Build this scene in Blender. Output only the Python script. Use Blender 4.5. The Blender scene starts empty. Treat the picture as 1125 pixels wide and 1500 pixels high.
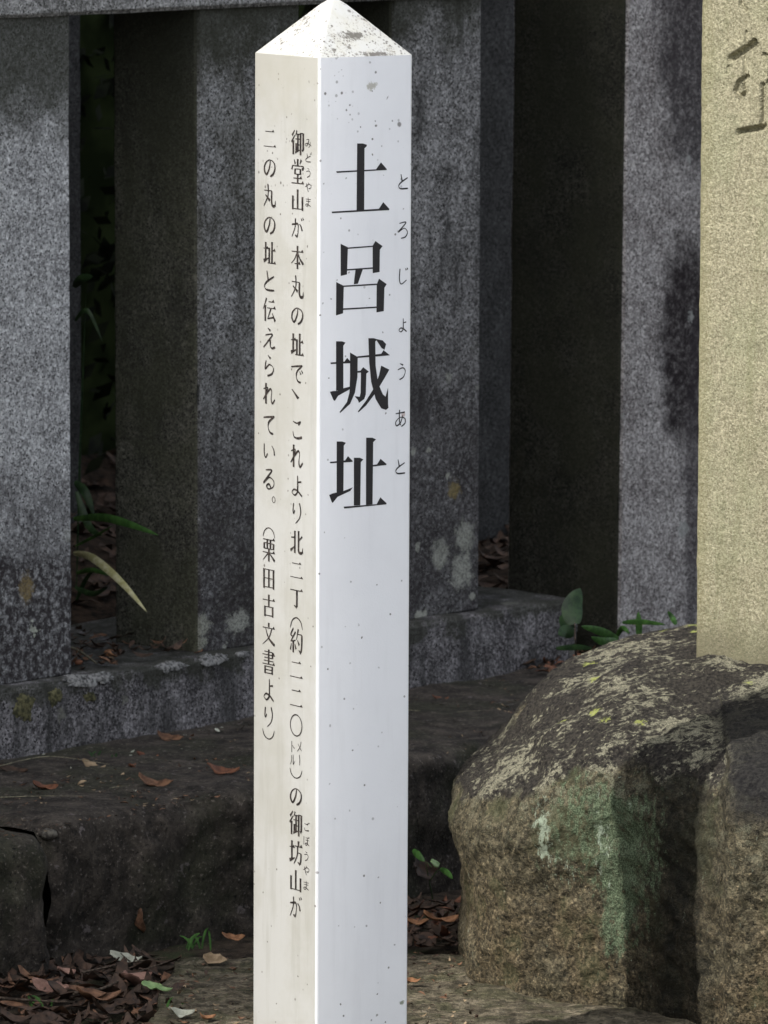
import bpy, math, random
from mathutils import Vector, Matrix, noise, Euler
R = math.radians
scene = bpy.context.scene
col = scene.collection
# ------------------------------------------------------------------ camera
FPX, CX, CY = 9000.0, 562.5, 750.0
CAM = Vector((0, 0, 1.46)); PITCH = R(7.3); ROLL = R(0.13)
cd = bpy.data.cameras.new("camera"); cam = bpy.data.objects.new("camera", cd); col.objects.link(cam)
cam.location = CAM
CM = Matrix.Rotation(R(90) - PITCH, 3, 'X') @ Matrix.Rotation(ROLL, 3, 'Z')
cam.rotation_euler = CM.to_euler()
cd.sensor_fit = 'VERTICAL'; cd.sensor_height = 24.0; cd.sensor_width = 18.0
cd.lens = 24.0 * FPX / 1500.0
cd.clip_start = 0.1; cd.clip_end = 3000
cd.dof.use_dof = True; cd.dof.focus_distance = 6.5; cd.dof.aperture_fstop = 17
scene.camera = cam
# ------------------------------------------------------------------ light
SUN_AZ = (-0.815, -0.579); SUN_EL = R(43)
w = bpy.data.worlds.new("World"); scene.world = w; w.use_nodes = True
wn = w.node_tree.nodes; wl = w.node_tree.links
bg = wn["Background"]
sky = wn.new("ShaderNodeTexSky"); sky.sky_type = 'NISHITA'; sky.sun_disc = False
sky.sun_elevation = SUN_EL; sky.sun_rotation = math.atan2(SUN_AZ[0], SUN_AZ[1])
sky.air_density = 1.0; sky.dust_density = 3.5; sky.ozone_density = 1.0
hsv = wn.new("ShaderNodeHueSaturation"); hsv.inputs['Saturation'].default_value = 0.34
wl.new(sky.outputs[0], hsv.inputs['Color']); wl.new(hsv.outputs[0], bg.inputs['Color'])
bg.inputs['Strength'].default_value = 0.15
sd = bpy.data.lights.new("sun", 'SUN'); so = bpy.data.objects.new("sun", sd); col.objects.link(so)
sd.energy = 2.5; sd.angle = R(0.6); sd.color = (1.0, 0.95, 0.87)
tosun = Vector((SUN_AZ[0] * math.cos(SUN_EL), SUN_AZ[1] * math.cos(SUN_EL), math.sin(SUN_EL)))
so.rotation_euler = tosun.to_track_quat('Z', 'Y').to_euler(); so.location = (-3, -3, 6)
vs = scene.view_settings
vs.view_transform = 'Standard'; vs.look = 'None'; vs.gamma = 1; vs.exposure = 1.0; vs.use_curve_mapping = False

# ------------------------------------------------------------------ helpers
def at(px, py, Y):
    """world point seen at photo pixel (px,py) at world depth Y (used to read positions off the photo)"""
    d = CM @ Vector(((px - CX) / FPX, -(py - CY) / FPX, -1.0))
    return CAM + d * (Y / d.y)
def on_z(px, py, z):
    d = CM @ Vector(((px - CX) / FPX, -(py - CY) / FPX, -1.0))
    return CAM + d * ((z - CAM.z) / d.z)
def tag(o, label=None, cat=None, group=None, kind=None):
    if label: o['label'] = label
    if cat: o['category'] = cat
    if group: o['group'] = group
    if kind: o['kind'] = kind
    return o
def empty(name, loc, label, cat, group=None):
    o = bpy.data.objects.new(name, None); col.objects.link(o); o.location = loc
    o.empty_display_size = 0.05
    return tag(o, label, cat, group)
def mesh(name, V, F, mats, parent=None, smooth=True, mi=None):
    me = bpy.data.meshes.new(name); me.from_pydata([tuple(v) for v in V], [], F)
    for m in (mats if isinstance(mats, (list, tuple)) else [mats]): me.materials.append(m)
    if mi: me.polygons.foreach_set('material_index', mi)
    me.polygons.foreach_set('use_smooth', [smooth] * len(me.polygons)); me.update()
    o = bpy.data.objects.new(name, me); col.objects.link(o)
    if parent:
        o.parent = parent; o.matrix_parent_inverse = Matrix()
        o.location = -parent.location if parent.type == 'EMPTY' else (0, 0, 0)
    return o
def fbm(p, s, octv=3):
    return noise.fractal(Vector(p) * s, 1.0, 2.0, octv)

# ------------------------------------------------------------------ materials
class NT:
    def __init__(s, name, rough=0.85, spec=0.3):
        s.m = bpy.data.materials.new(name); s.m.use_nodes = True
        s.t = s.m.node_tree; s.n = s.t.nodes; s.l = s.t.links
        s.b = s.n['Principled BSDF']; s.b.inputs['Roughness'].default_value = rough
        s.b.inputs['Specular IOR Level'].default_value = spec
        s.tc = s.n.new('ShaderNodeTexCoord'); s.P = s.tc.outputs['Object']
    def _in(s, sock, v):
        if v is None: return
        if hasattr(v, 'is_output') or isinstance(v, bpy.types.NodeSocket): s.l.new(v, sock)
        elif isinstance(v, (tuple, list)):
            sock.default_value = (*v, 1.0) if len(v) == 3 and len(sock.default_value) == 4 else v
        else: sock.default_value = v
    def scaled(s, vec, sc, loc=(0, 0, 0)):
        n = s.n.new('ShaderNodeMapping'); s._in(n.inputs[0], vec); n.inputs['Scale'].default_value = sc
        n.inputs['Location'].default_value = loc; return n.outputs[0]
    def noise(s, scale, detail=3, rough=0.55, vec=None, dist=0):
        n = s.n.new('ShaderNodeTexNoise'); s._in(n.inputs['Vector'], vec or s.P)
        n.inputs['Scale'].default_value = scale; n.inputs['Detail'].default_value = detail
        n.inputs['Roughness'].default_value = rough; n.inputs['Distortion'].default_value = dist
        return n.outputs['Fac']
    def vor(s, scale, vec=None, rnd=1.0):
        n = s.n.new('ShaderNodeTexVoronoi'); s._in(n.inputs['Vector'], vec or s.P)
        n.inputs['Scale'].default_value = scale; n.inputs['Randomness'].default_value = rnd
        sp = s.n.new('ShaderNodeSeparateColor'); s.l.new(n.outputs['Color'], sp.inputs[0])
        return n.outputs['Distance'], sp.outputs[0], sp.outputs[1]
    def math(s, op, a, b=None, clamp=False):
        n = s.n.new('ShaderNodeMath'); n.operation = op; n.use_clamp = clamp
        s._in(n.inputs[0], a); s._in(n.inputs[1], b); return n.outputs[0]
    def rng(s, x, lo, hi, a=0.0, b=1.0):
        n = s.n.new('ShaderNodeMapRange'); n.interpolation_type = 'SMOOTHSTEP'
        s._in(n.inputs['Value'], x); n.inputs['From Min'].default_value = lo; n.inputs['From Max'].default_value = hi
        n.inputs['To Min'].default_value = a; n.inputs['To Max'].default_value = b; return n.outputs[0]
    def mix(s, f, a, b, blend='MIX'):
        n = s.n.new('ShaderNodeMix'); n.data_type = 'RGBA'; n.blend_type = blend
        s._in(n.inputs[0], f); s._in(n.inputs[6], a); s._in(n.inputs[7], b); return n.outputs[2]
    def sep(s, vec=None):
        n = s.n.new('ShaderNodeSeparateXYZ'); s._in(n.inputs[0], vec or s.P); return n.outputs
    def attr(s, name):
        n = s.n.new('ShaderNodeAttribute'); n.attribute_name = name; return n.outputs['Fac']
    def ell(s, c, r, nz=None, amt=0.5, soft=0.25):
        n = s.n.new('ShaderNodeVectorMath'); n.operation = 'SUBTRACT'; s._in(n.inputs[0], s.P); n.inputs[1].default_value = c
        m = s.n.new('ShaderNodeVectorMath'); m.operation = 'DIVIDE'; s.l.new(n.outputs[0], m.inputs[0]); m.inputs[1].default_value = r
        k = s.n.new('ShaderNodeVectorMath'); k.operation = 'LENGTH'; s.l.new(m.outputs[0], k.inputs[0])
        x = k.outputs['Value']
        if nz is not None: x = s.math('ADD', x, s.math('MULTIPLY', s.math('SUBTRACT', nz, 0.5), amt * 2))
        return s.rng(x, 1.0 + soft, 1.0 - soft)
    def bump(s, h, strength, dist=0.002):
        n = s.n.new('ShaderNodeBump'); n.inputs['Strength'].default_value = strength; n.inputs['Distance'].default_value = dist
        s._in(n.inputs['Height'], h); s.l.new(n.outputs[0], s.b.inputs['Normal'])
    def done(s, c):
        s._in(s.b.inputs['Base Color'], c); return s.m

def granite(name, light, dark, speck=(0.41, 0.59), blot=(0.35, 0.65), stain=(0.03, 0.03, 0.03), stain_amt=(0.55, 0.75),
            dark_top_z=None, low_z=None, lichen=None, spots=(), darks=(), seed=0, moss=None):
    m = NT(name, 0.9, 0.25)
    P = m.scaled(m.P, (1, 1, 1), (seed * 3.1, seed * 1.7, 0))
    sp = m.noise(190, 2, 0.6, P); sp2 = m.noise(420, 2, 0.6, P)
    gr = m.math('ADD', m.math('MULTIPLY', sp, 0.55), m.math('MULTIPLY', sp2, 0.45))
    bl = m.noise(16, 6, 0.68, P)
    f = m.math('MULTIPLY', m.rng(gr, *speck), 0.6)
    f = m.math('ADD', f, m.math('MULTIPLY', m.rng(bl, *blot), 0.40))
    _d, cra, crb = m.vor(230, P); _d2, crc, crd = m.vor(480, P)
    salt = m.rng(m.noise(330, 2, 0.6, P), 0.60, 0.68)
    c = m.mix(f, dark, light)
    pits = m.rng(m.noise(150, 3, 0.7, P), 0.60, 0.68)
    c = m.mix(m.math('MULTIPLY', pits, 0.75), c, tuple(x * 0.35 for x in dark))
    c = m.mix(m.math('MULTIPLY', salt, 0.5), c, tuple(min(0.8, x * 1.5) for x in light))
    c = m.mix(1.0, c, m.mix(cra, (0.72, 0.72, 0.72), (1.28, 1.28, 1.28)), 'MULTIPLY')
    c = m.mix(1.0, c, m.mix(crc, (0.70, 0.70, 0.70), (1.28, 1.28, 1.28)), 'MULTIPLY')
    c = m.mix(m.rng(crd, 0.88, 0.92), c, tuple(x * 0.5 for x in dark))
    # rain streak staining
    st = m.noise(1.0, 5, 0.65, m.scaled(P, (26, 26, 5)))
    c = m.mix(m.math('MULTIPLY', m.rng(st, *stain_amt), 0.75), c, stain)
    z = m.sep()[2]
    if moss:
        c = m.mix(m.math('MULTIPLY', m.rng(m.noise(9, 4, 0.6, P), 0.4, 0.62), moss[1]), c, moss[0])
    wob = m.math('MULTIPLY', m.math('SUBTRACT', m.noise(22, 4, 0.6, P), 0.5), 0.16)
    if dark_top_z:
        g = m.rng(m.math('ADD', z, wob), dark_top_z[0], dark_top_z[1])
        c = m.mix(m.math('MULTIPLY', g, dark_top_z[2]), c, (0.028, 0.030, 0.020))  # darker towards the top; on the pillars it paints the cap rail's shade
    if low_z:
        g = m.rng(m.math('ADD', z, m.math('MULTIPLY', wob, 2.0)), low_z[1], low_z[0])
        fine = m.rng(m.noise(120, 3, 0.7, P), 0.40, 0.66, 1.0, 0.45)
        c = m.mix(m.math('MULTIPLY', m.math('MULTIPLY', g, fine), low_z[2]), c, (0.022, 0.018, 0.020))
    for (cc, rr, amt, colr) in darks:
        e = m.ell(cc, rr, m.noise(18, 5, 0.68, P), 0.9, 0.35)
        fine = m.rng(m.noise(90, 3, 0.75, P), 0.40, 0.66, 1.0, 0.65)
        c = m.mix(m.math('MULTIPLY', m.math('MULTIPLY', e, fine), amt), c, colr)
    wn_ = m.noise(110, 3, 0.6, P)
    if lichen:
        for sc, thr, (z0, z1), colr in lichen:
            d, a, b_ = m.vor(sc, P)
            rad = m.rng(a, thr, 1.0, 0.0, 0.42)
            dd = m.math('ADD', d, m.math('MULTIPLY', m.math('SUBTRACT', wn_, 0.5), 0.75))
            msk = m.math('MULTIPLY', m.rng(m.math('SUBTRACT', dd, rad), 0.02, -0.05), m.rng(z, z1 + 0.05, z0))
            msk = m.math('MULTIPLY', msk, m.rng(a, thr, thr + 0.01))
            c = m.mix(m.math('MULTIPLY', msk, 0.8), c, m.mix(m.rng(gr, 0.35, 0.6), tuple(x * 0.6 for x in colr), colr))
    for (cc, rr, colr) in spots:
        e = m.ell(cc, rr, m.noise(95, 6, 0.8, P), 1.9, 0.22)
        c = m.mix(m.math('MULTIPLY', e, m.rng(sp2, 0.38, 0.55, 0.5, 0.9)), c, m.mix(m.rng(gr, 0.42, 0.56), tuple(x * 0.65 for x in colr), colr))
    m.bump(m.math('ADD', m.math('ADD', gr, m.math('MULTIPLY', bl, 0.6)), m.math('MULTIPLY', cra, 0.25)), 0.7, 0.0018)
    return m.done(c)

# ------------------------------------------------------------------ fence frame of reference
FD = Vector((0.667, 0.745, 0)).normalized()         # along the fence, to the right and away
FN = Vector((FD.y, -FD.x, 0))                       # towards the viewer and right
O = at(290, 957, 7.90); O.z = 0                      # near corner of the second pillar
KZ = 0.262; LZ = 0.17                               # tops of kerb and of the ledge
def fp(t, q, z): return Vector((O.x, O.y, z)) + FD * t + FN * q
def t_at(px, py, q=0):                              # distance along the fence line seen at a pixel
    d = CM @ Vector(((px - CX) / FPX, -(py - CY) / FPX, -1.0))
    b = fp(0, q, 0) - CAM
    det = d.x * -FD.y + d.y * FD.x
    return (d.x * -b.y + d.y * b.x) / -det if False else ((b.x * d.y - b.y * d.x) / (FD.y * d.x - FD.x * d.y))

def hold(L, n, b):
    return [0, b, b * 1.6] + [b * 1.6 + (L - 3.2 * b) * i / n for i in range(1, n)] + [L - b * 1.6, L - b, L]
def slab(name, t0, q0, wid, dep, z0, z1, mat, parent=None, seed=0, chip=0.0016, step=0.011, side_dirs=(FD, FN), lean=0.0, base=None, bev=0.004, side_mat=None):
    """a stone block as a closed rounded grid with slightly uneven arrises; local frame = along, out, up"""
    A, N = side_dirs
    org = base if base is not None else fp(t0, q0, 0)
    nx = max(2, int(wid / step)); ny = max(2, int(dep / step)); nz = max(2, int((z1 - z0) / step))
    xs = hold(wid, nx, bev)
    ys = hold(dep, ny, bev)
    zs = hold(z1 - z0, nz, bev)
    V = []; idx = {}; F = []
    def vert(i, j, k):
        key = (i, j, k)
        if key in idx: return idx[key]
        x, y, z = xs[i], ys[j], zs[k]
        ex = i in (0, len(xs) - 1); ey = j in (0, len(ys) - 1); ez = k in (0, len(zs) - 1)
        p = Vector((x - wid / 2, y - dep / 2, z))
        c = fbm(p + Vector((seed * 7.3, 0, 0)), 9, 3) * chip
        n2 = noise.noise((p + Vector((seed * 3, 5, 1))) * 28)
        cnt = ex + ey + ez
        if cnt >= 2:
            cut = bev * 0.75 + abs(c) * 1.2 + max(0, n2 - 0.35) * 0.022 * (chip / 0.0016)
            if ex: p.x -= math.copysign(cut, p.x)
            if ey: p.y -= math.copysign(cut, p.y)
            if ez: p.z += cut if k == 0 else -cut
        else:
            if ex: p.x += math.copysign(c, p.x)
            if ey: p.y += math.copysign(c, p.y)
            if ez: p.z += c
        p.x += lean * p.z
        q = A * (p.x + wid / 2) - N * (p.y + dep / 2) + Vector((0, 0, p.z + z0))
        V.append(q); idx[key] = len(V) - 1; return idx[key]
    X, Y_, Z = len(xs) - 1, len(ys) - 1, len(zs) - 1
    for i in range(X):
        for k in range(Z):
            F.append((vert(i, 0, k), vert(i + 1, 0, k), vert(i + 1, 0, k + 1), vert(i, 0, k + 1)))
            F.append((vert(i, Y_, k + 1), vert(i + 1, Y_, k + 1), vert(i + 1, Y_, k), vert(i, Y_, k)))
        for j in range(Y_):
            F.append((vert(i, j, Z), vert(i + 1, j, Z), vert(i + 1, j + 1, Z), vert(i, j + 1, Z)))
            F.append((vert(i, j + 1, 0), vert(i + 1, j + 1, 0), vert(i + 1, j, 0), vert(i, j, 0)))
    nside = len(F)
    for j in range(Y_):
        for k in range(Z):
            F.append((vert(0, j + 1, k), vert(0, j, k), vert(0, j, k + 1), vert(0, j + 1, k + 1)))
            F.append((vert(X, j, k), vert(X, j + 1, k), vert(X, j + 1, k + 1), vert(X, j, k + 1)))
    me = bpy.data.meshes.new(name); me.from_pydata([tuple(v) for v in V], [], F); me.materials.append(mat)
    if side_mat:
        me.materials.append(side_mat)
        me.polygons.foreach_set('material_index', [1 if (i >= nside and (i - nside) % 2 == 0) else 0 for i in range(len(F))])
    me.polygons.foreach_set('use_smooth', [True] * len(me.polygons)); me.update()
    o = bpy.data.objects.new(name, me); col.objects.link(o)
    o.location = org - (parent.location if parent else Vector((0, 0, 0)))
    if parent: o.parent = parent
    return o
# object coordinates of a point on a slab face: along = FD*t (face front at q=0)
def sc(t, z): v = FD * t; return (v.x, v.y, z)

# ------------------------------------------------------------------ ground, ledge, bank
m = NT('soil', 0.95, 0.1)
c = m.mix(m.rng(m.noise(45, 5, 0.7), 0.35, 0.65), (0.018, 0.015, 0.012), (0.060, 0.046, 0.034))
c = m.mix(m.rng(m.noise(9, 4, 0.6), 0.5, 0.7), c, (0.035, 0.042, 0.022))
c = m.mix(m.rng(m.noise(330, 2, 0.6), 0.62, 0.72), c, (0.13, 0.10, 0.075))
m.bump(m.noise(90, 5, 0.7), 0.9, 0.006); SOIL = m.done(c)

def grid_sheet(name, x0, x1, y0, y1, step, zf, mat, parent=None):
    nx = int((x1 - x0) / step); ny = int((y1 - y0) / step)
    V = [(x0 + (x1 - x0) * i / nx, y0 + (y1 - y0) * j / ny, 0) for j in range(ny + 1) for i in range(nx + 1)]
    V = [(x, y, zf(x, y)) for x, y, _ in V]
    F = [(j * (nx + 1) + i, j * (nx + 1) + i + 1, (j + 1) * (nx + 1) + i + 1, (j + 1) * (nx + 1) + i) for j in range(ny) for i in range(nx)]
    return mesh(name, V, F, mat, parent)
def gz(x, y):
    return 0.006 * fbm((x, y, 0), 6, 4) - 0.004 if abs(x) < 1.95 and 5.05 < y < 8.95 else -0.008
def gnd():
    # one sheet: fine grid near the post, coarse skirt to the horizon
    xs = [-1500, -300, -60, -14, -5] + [-2 + i * 0.02 for i in range(201)] + [5, 14, 60, 300, 1500]
    ys = [-1500, -300, -60, -8, 2] + [5 + i * 0.02 for i in range(201)] + [12, 20, 60, 300, 1500]
    V = [(x, y, gz(x, y)) for y in ys for x in xs]; n = len(xs)
    F = [(j * n + i, j * n + i + 1, (j + 1) * n + i + 1, (j + 1) * n + i) for j in range(len(ys) - 1) for i in range(n - 1)]
    return mesh('ground', V, F, SOIL)
tag(gnd(), kind='structure')

m = NT('bounce_gravel', 0.95, 0.2)
_d, ga, gb = m.vor(45)
c = m.mix(ga, (0.30, 0.30, 0.30), (0.56, 0.56, 0.56)); c = m.mix(m.rng(m.noise(2, 4, 0.6), 0.4, 0.7, 0, .3), c, (0.25, 0.23, 0.20))
m.bump(_d, 0.8, 0.01)
tag(mesh('bounce_ground', [(-4, -14, 0.012), (14, -14, 0.012), (14, 5.2, 0.012), (-4, 5.2, 0.012)], [(0, 1, 2, 3)], m.done(c)), kind='structure')  # unseen pale ground added to bounce light onto the front faces
# mossy concrete pad under post and boulder
m = NT('pad_concrete', 0.92, 0.2)
c = m.mix(m.rng(m.noise(40, 5, 0.7), 0.35, 0.68), (0.050, 0.043, 0.030), (0.19, 0.165, 0.12))
c = m.mix(m.math('MULTIPLY', m.rng(m.noise(22, 5, 0.7), 0.47, 0.6), 0.6), c, (0.060, 0.062, 0.033))
_d, la, lb = m.vor(190); c = m.mix(1.0, c, m.mix(la, (0.6, 0.6, 0.6), (1.4, 1.38, 1.35)), 'MULTIPLY')
c = m.mix(m.rng(m.noise(300, 2, 0.6), 0.66, 0.72), c, (0.26, 0.25, 0.20))
c = m.mix(m.rng(m.noise(210, 3, 0.6), 0.60, 0.68), c, (0.02, 0.018, 0.014))
m.bump(m.math('ADD', m.noise(160, 4, 0.7), m.noise(45, 4, 0.7)), 1.0, 0.006); PAD = m.done(c)
pad_quad = [on_z(246, 1404, 0.02), on_z(1500, 1370, 0.02), Vector((1.1, 5.5, 0.02)), Vector((-0.33, 5.5, 0.02))]
def pad():
    nu, nv = 130, 130; V = []; F = []
    for j in range(nv + 1):
        for i in range(nu + 1):
            u, v = i / nu, j / nv
            a = pad_quad[0].lerp(pad_quad[1], u); b = pad_quad[3].lerp(pad_quad[2], u)
            p = a.lerp(b, v)
            edge = min(v * 1.35, u * 1.4)
            p.x += 0.012 * noise.noise(Vector((v * 14, 1, 0))) * (1 - u); p.y += 0.010 * noise.noise(Vector((u * 22, 4, 0))) * (1 - v)
            e = max(0, 1 - edge / 0.012)
            p.z += 0.0045 * fbm(p, 12, 5) + 0.002 * fbm(p, 50, 3) - 0.03 * e * e
            V.append(p)
    n = nu + 1
    F = [(j * n + i, (j + 1) * n + i, (j + 1) * n + i + 1, j * n + i + 1) for j in range(nv) for i in range(nu)]
    return mesh('paving_slab', V, F, PAD)
tag(pad(), kind='structure')

# ledge of old stones below the fence
m = NT('ledge_stone', 0.93, 0.2)
n1 = m.noise(30, 5, 0.7); n2 = m.noise(220, 3, 0.65)
c = m.mix(m.rng(n1, 0.33, 0.68), (0.018, 0.016, 0.014), (0.070, 0.060, 0.051))
c = m.mix(m.math('MULTIPLY', m.rng(m.noise(7, 4, 0.6), 0.45, 0.62), 0.6), c, (0.028, 0.032, 0.018))
c = m.mix(m.math('MULTIPLY', m.rng(n2, 0.58, 0.72), 0.7), c, (0.19, 0.165, 0.145))
_d, la, lb = m.vor(170); c = m.mix(1.0, c, m.mix(la, (0.8, 0.8, 0.8), (1.18, 1.17, 1.15)), 'MULTIPLY')
c = m.mix(m.math('MULTIPLY', m.rng(lb, 0.975, 0.98), m.rng(_d, 0.35, 0.2)), c, (0.12, 0.11, 0.10))
c = m.mix(m.rng(n2, 0.42, 0.30), c, (0.008, 0.008, 0.008))
c = m.mix(m.math('MULTIPLY', m.rng(m.noise(55, 4, 0.7), 0.62, 0.70), 0.6), c, (0.16, 0.14, 0.14))
m.bump(m.math('ADD', n1, m.math('MULTIPLY', n2, 0.5)), 0.8, 0.005); LEDGE = m.done(c)
edge_px = [(-260, 1285), (-60, 1252), (0, 1238), (77, 1223), (79, 1214), (190, 1191), (365, 1166), (600, 1117), (740, 1086), (900, 1060), (1250, 1000)]
edge = [on_z(x, y, LZ) for x, y in edge_px]
def ledge_stone(pts, z1, seed, ends):
    # resample the front edge, sweep a profile foot -> rounded arris -> top -> back
    L = [0]
    for a, b in zip(pts, pts[1:]): L.append(L[-1] + (b - a).length)
    n = int(L[-1] / 0.008); V = []; F = []
    prof = [(0.0, -0.03 + (z1 + 0.01) * i / 20) for i in range(21)]
    prof += [(0.004, z1 - 0.010), (0.010, z1 - 0.004), (0.018, z1)]
    prof += [(0.018 + 0.85 * (i / 60), z1) for i in range(1, 61)]
    P_ = len(prof)
    for i in range(n + 1):
        s_ = L[-1] * i / n
        k = max(j for j in range(len(L) - 1) if L[j] <= s_ + 1e-9)
        p = pts[k].lerp(pts[k + 1], (s_ - L[k]) / (L[k + 1] - L[k]))
        e0 = max(0, 1 - s_ / 0.02) if ends[0] else 0; e1 = max(0, 1 - (L[-1] - s_) / 0.02) if ends[1] else 0
        e = max(e0, e1)
        for (d, z) in prof:
            q = Vector((p.x, p.y, z)) - FN * d
            q -= FN * (0.014 * e * e)                      # ends round off into the joint
            if z > 0.06: q.z -= 0.010 * e * e * (1 if d < 0.2 else 0)
            q += (pts[-1] - pts[0]).normalized() * (e1 - e0) * 0.006 * noise.noise(Vector((q.z * 30, seed, d * 8)))
            h = fbm(q + Vector((seed * 5, 0, 0)), 7, 5); h2 = fbm(q + Vector((seed, 3, 0)), 26, 3)
            if d < 0.012:
                q += FN * (0.013 * h + 0.004 * h2)
                if z > z1 * 0.7: q += Vector((0, 0, 0.007 * h + 0.003 * h2))
            else:
                q.z += (0.005 * h + 0.0022 * h2)
            V.append(q)
    F = [(i * P_ + j, (i + 1) * P_ + j, (i + 1) * P_ + j + 1, i * P_ + j + 1) for i in range(n) for j in range(P_ - 1)]
    return V, F
lroot = empty('stone_ledge', (edge[4].x, edge[4].y, 0), 'low dark weathered stone ledge in front of the fence kerb, cracked in two', 'ledge')
V, F = ledge_stone(edge[:4], LZ, 1, (False, True)); mesh('ledge_stone', V, F, LEDGE, lroot)
V, F = ledge_stone(edge[4:], LZ + 0.003, 2, (True, False)); mesh('ledge_stone', V, F, LEDGE, lroot)

# bank behind the fence
m = NT('bank_earth', 0.97, 0.1)
c = m.mix(m.rng(m.noise(60, 5, 0.7), 0.35, 0.65), (0.012, 0.010, 0.008), (0.050, 0.034, 0.024))
m.bump(m.noise(80, 5, 0.7), 1.0, 0.008); BANK = m.done(c)
def bank_z(t, q):                                   # q negative = behind the fence
    d = max(0.0, -q - 0.30)
    rise = d * (0.32 + 0.10 * math.sin(t * 1.3)) if t < 0.6 else max(0, d - 1.0) * 0.4
    k = min(1, max(0, (t - 0.35) / 0.4))
    ra = d * 0.30; rb = max(0, d - 1.1) * 0.35
    return 0.235 + ra * (1 - k) + rb * k + 0.012 * fbm((t, q, 0), 5, 4)
V = []; nT, nQ = 200, 90
for j in range(nQ + 1):
    for i in range(nT + 1):
        t = -5 + 12 * i / nT; q = -0.30 - 5.5 * (j / nQ) ** 1.6
        p = fp(t, q, bank_z(t, q) if j else 0.0); V.append(p)
F = [(j * (nT + 1) + i, j * (nT + 1) + i + 1, (j + 1) * (nT + 1) + i + 1, (j + 1) * (nT + 1) + i) for j in range(nQ) for i in range(nT)]
tag(mesh('earth_bank', V, F, BANK), kind='structure')

# ------------------------------------------------------------------ fence
tA1 = t_at(105, 500); tC0 = t_at(573, 600); tC1 = t_at(704, 600)
WB = 0.195
SIDE2 = granite('granite_side_shade_pale', (0.115, 0.113, 0.090), (0.030, 0.030, 0.024), stain=(0.03, 0.031, 0.022), stain_amt=(0.46, 0.74), seed=13, moss=((0.055, 0.058, 0.034), 0.5), dark_top_z=(0.80, 1.1, 0.8))  # shade on the fence pillars' sides painted in as darker, mossy granite
SIDE = granite('granite_side_shade', (0.048, 0.047, 0.036), (0.012, 0.012, 0.009), stain=(0.02, 0.021, 0.014), stain_amt=(0.42, 0.7), seed=12, moss=((0.026, 0.027, 0.016), 0.6))  # gate pillar's side, its shade painted in deeper still
GA = granite('granite_pale', (0.51, 0.52, 0.53), (0.14, 0.14, 0.145), blot=(0.3, 0.6), stain_amt=(0.66, 0.85), seed=1,
             dark_top_z=(0.90, 1.02, 0.85), low_z=(0.37, 0.60, 0.97), lichen=[(26, 0.80, (0.30, 0.45), (0.50, 0.53, 0.45))],
             spots=[(sc(0.112, 0.38 - KZ + KZ), (0.012, 0.012, 0.018), (0.20, 0.15, 0.07))])
GB = granite('granite_streaked', (0.33, 0.335, 0.34), (0.040, 0.039, 0.038), stain_amt=(0.50, 0.72), seed=2, dark_top_z=(0.98, 1.08, 0.85), low_z=(0.36, 0.75, 0.85),
             lichen=[(34, 0.86, (0.30, 0.4), (0.36, 0.37, 0.33))],
             spots=[(sc(0.006, 0.297), (0.014, 0.02, 0.013), (0.34, 0.35, 0.30)), (sc(0.075, 0.295), (0.016, 0.02, 0.014), (0.36, 0.37, 0.33)),
                    (sc(0.004, 0.275), (0.010, 0.02, 0.008), (0.30, 0.31, 0.26))],
             moss=((0.045, 0.045, 0.028), 0.35))
GC = granite('granite_lichened', (0.33, 0.33, 0.335), (0.038, 0.037, 0.036), stain_amt=(0.46, 0.68), seed=3, dark_top_z=(1.00, 1.10, 0.8), low_z=(0.42, 0.85, 0.75),
             lichen=[(26, 0.60, (0.36, 0.62), (0.40, 0.41, 0.36)), (48, 0.80, (0.45, 0.7), (0.34, 0.35, 0.31))],
             spots=[(sc(0.145, 0.318), (0.022, 0.02, 0.024), (0.36, 0.37, 0.33)), (sc(0.15, 0.365), (0.017, 0.02, 0.020), (0.33, 0.34, 0.30)),
                    (sc(0.10, 0.345), (0.015, 0.02, 0.018), (0.34, 0.35, 0.31)), (sc(0.128, 0.43), (0.008, 0.02, 0.012), (0.22, 0.17, 0.07))])
GD = granite('granite_stained', (0.45, 0.435, 0.43), (0.12, 0.107, 0.106), stain_amt=(0.60, 0.80), seed=4, stain=(0.05, 0.045, 0.05),
             darks=[(sc(0.150, 0.60), (0.062, 0.062, 0.15), 1.0, (0.016, 0.012, 0.014)), (sc(0.16, 1.02), (0.072, 0.072, 0.18), 0.9, (0.026, 0.022, 0.025)),
                    (sc(0.165, 0.40), (0.018, 0.018, 0.22), 0.7, (0.03, 0.025, 0.03))],
             lichen=[(30, 0.88, (0.9, 1.2), (0.33, 0.34, 0.33))])
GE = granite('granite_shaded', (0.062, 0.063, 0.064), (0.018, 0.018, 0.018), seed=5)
GK = granite('kerb_stone', (0.27, 0.26, 0.27), (0.022, 0.020, 0.022), stain_amt=(0.42, 0.62), seed=6, dark_top_z=(0.235, 0.258, 0.7),
             lichen=[(22, 0.85, (0.3, 0.4), (0.16, 0.16, 0.14))])
fence = empty('stone_fence', fp(0, 0, 0), 'weathered granite shrine fence of square pillars on a dark kerb behind the white post', 'fence')
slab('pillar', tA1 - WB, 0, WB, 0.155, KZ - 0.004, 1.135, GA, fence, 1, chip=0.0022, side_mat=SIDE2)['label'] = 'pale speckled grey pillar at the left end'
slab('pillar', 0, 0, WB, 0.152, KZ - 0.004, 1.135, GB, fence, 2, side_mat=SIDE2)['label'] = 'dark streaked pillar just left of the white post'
slab('pillar', tC0, 0, tC1 - tC0, 0.152, KZ - 0.004, 1.135, GC, fence, 3, side_mat=SIDE2)['label'] = 'pillar spotted with pale lichen just right of the white post'
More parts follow.
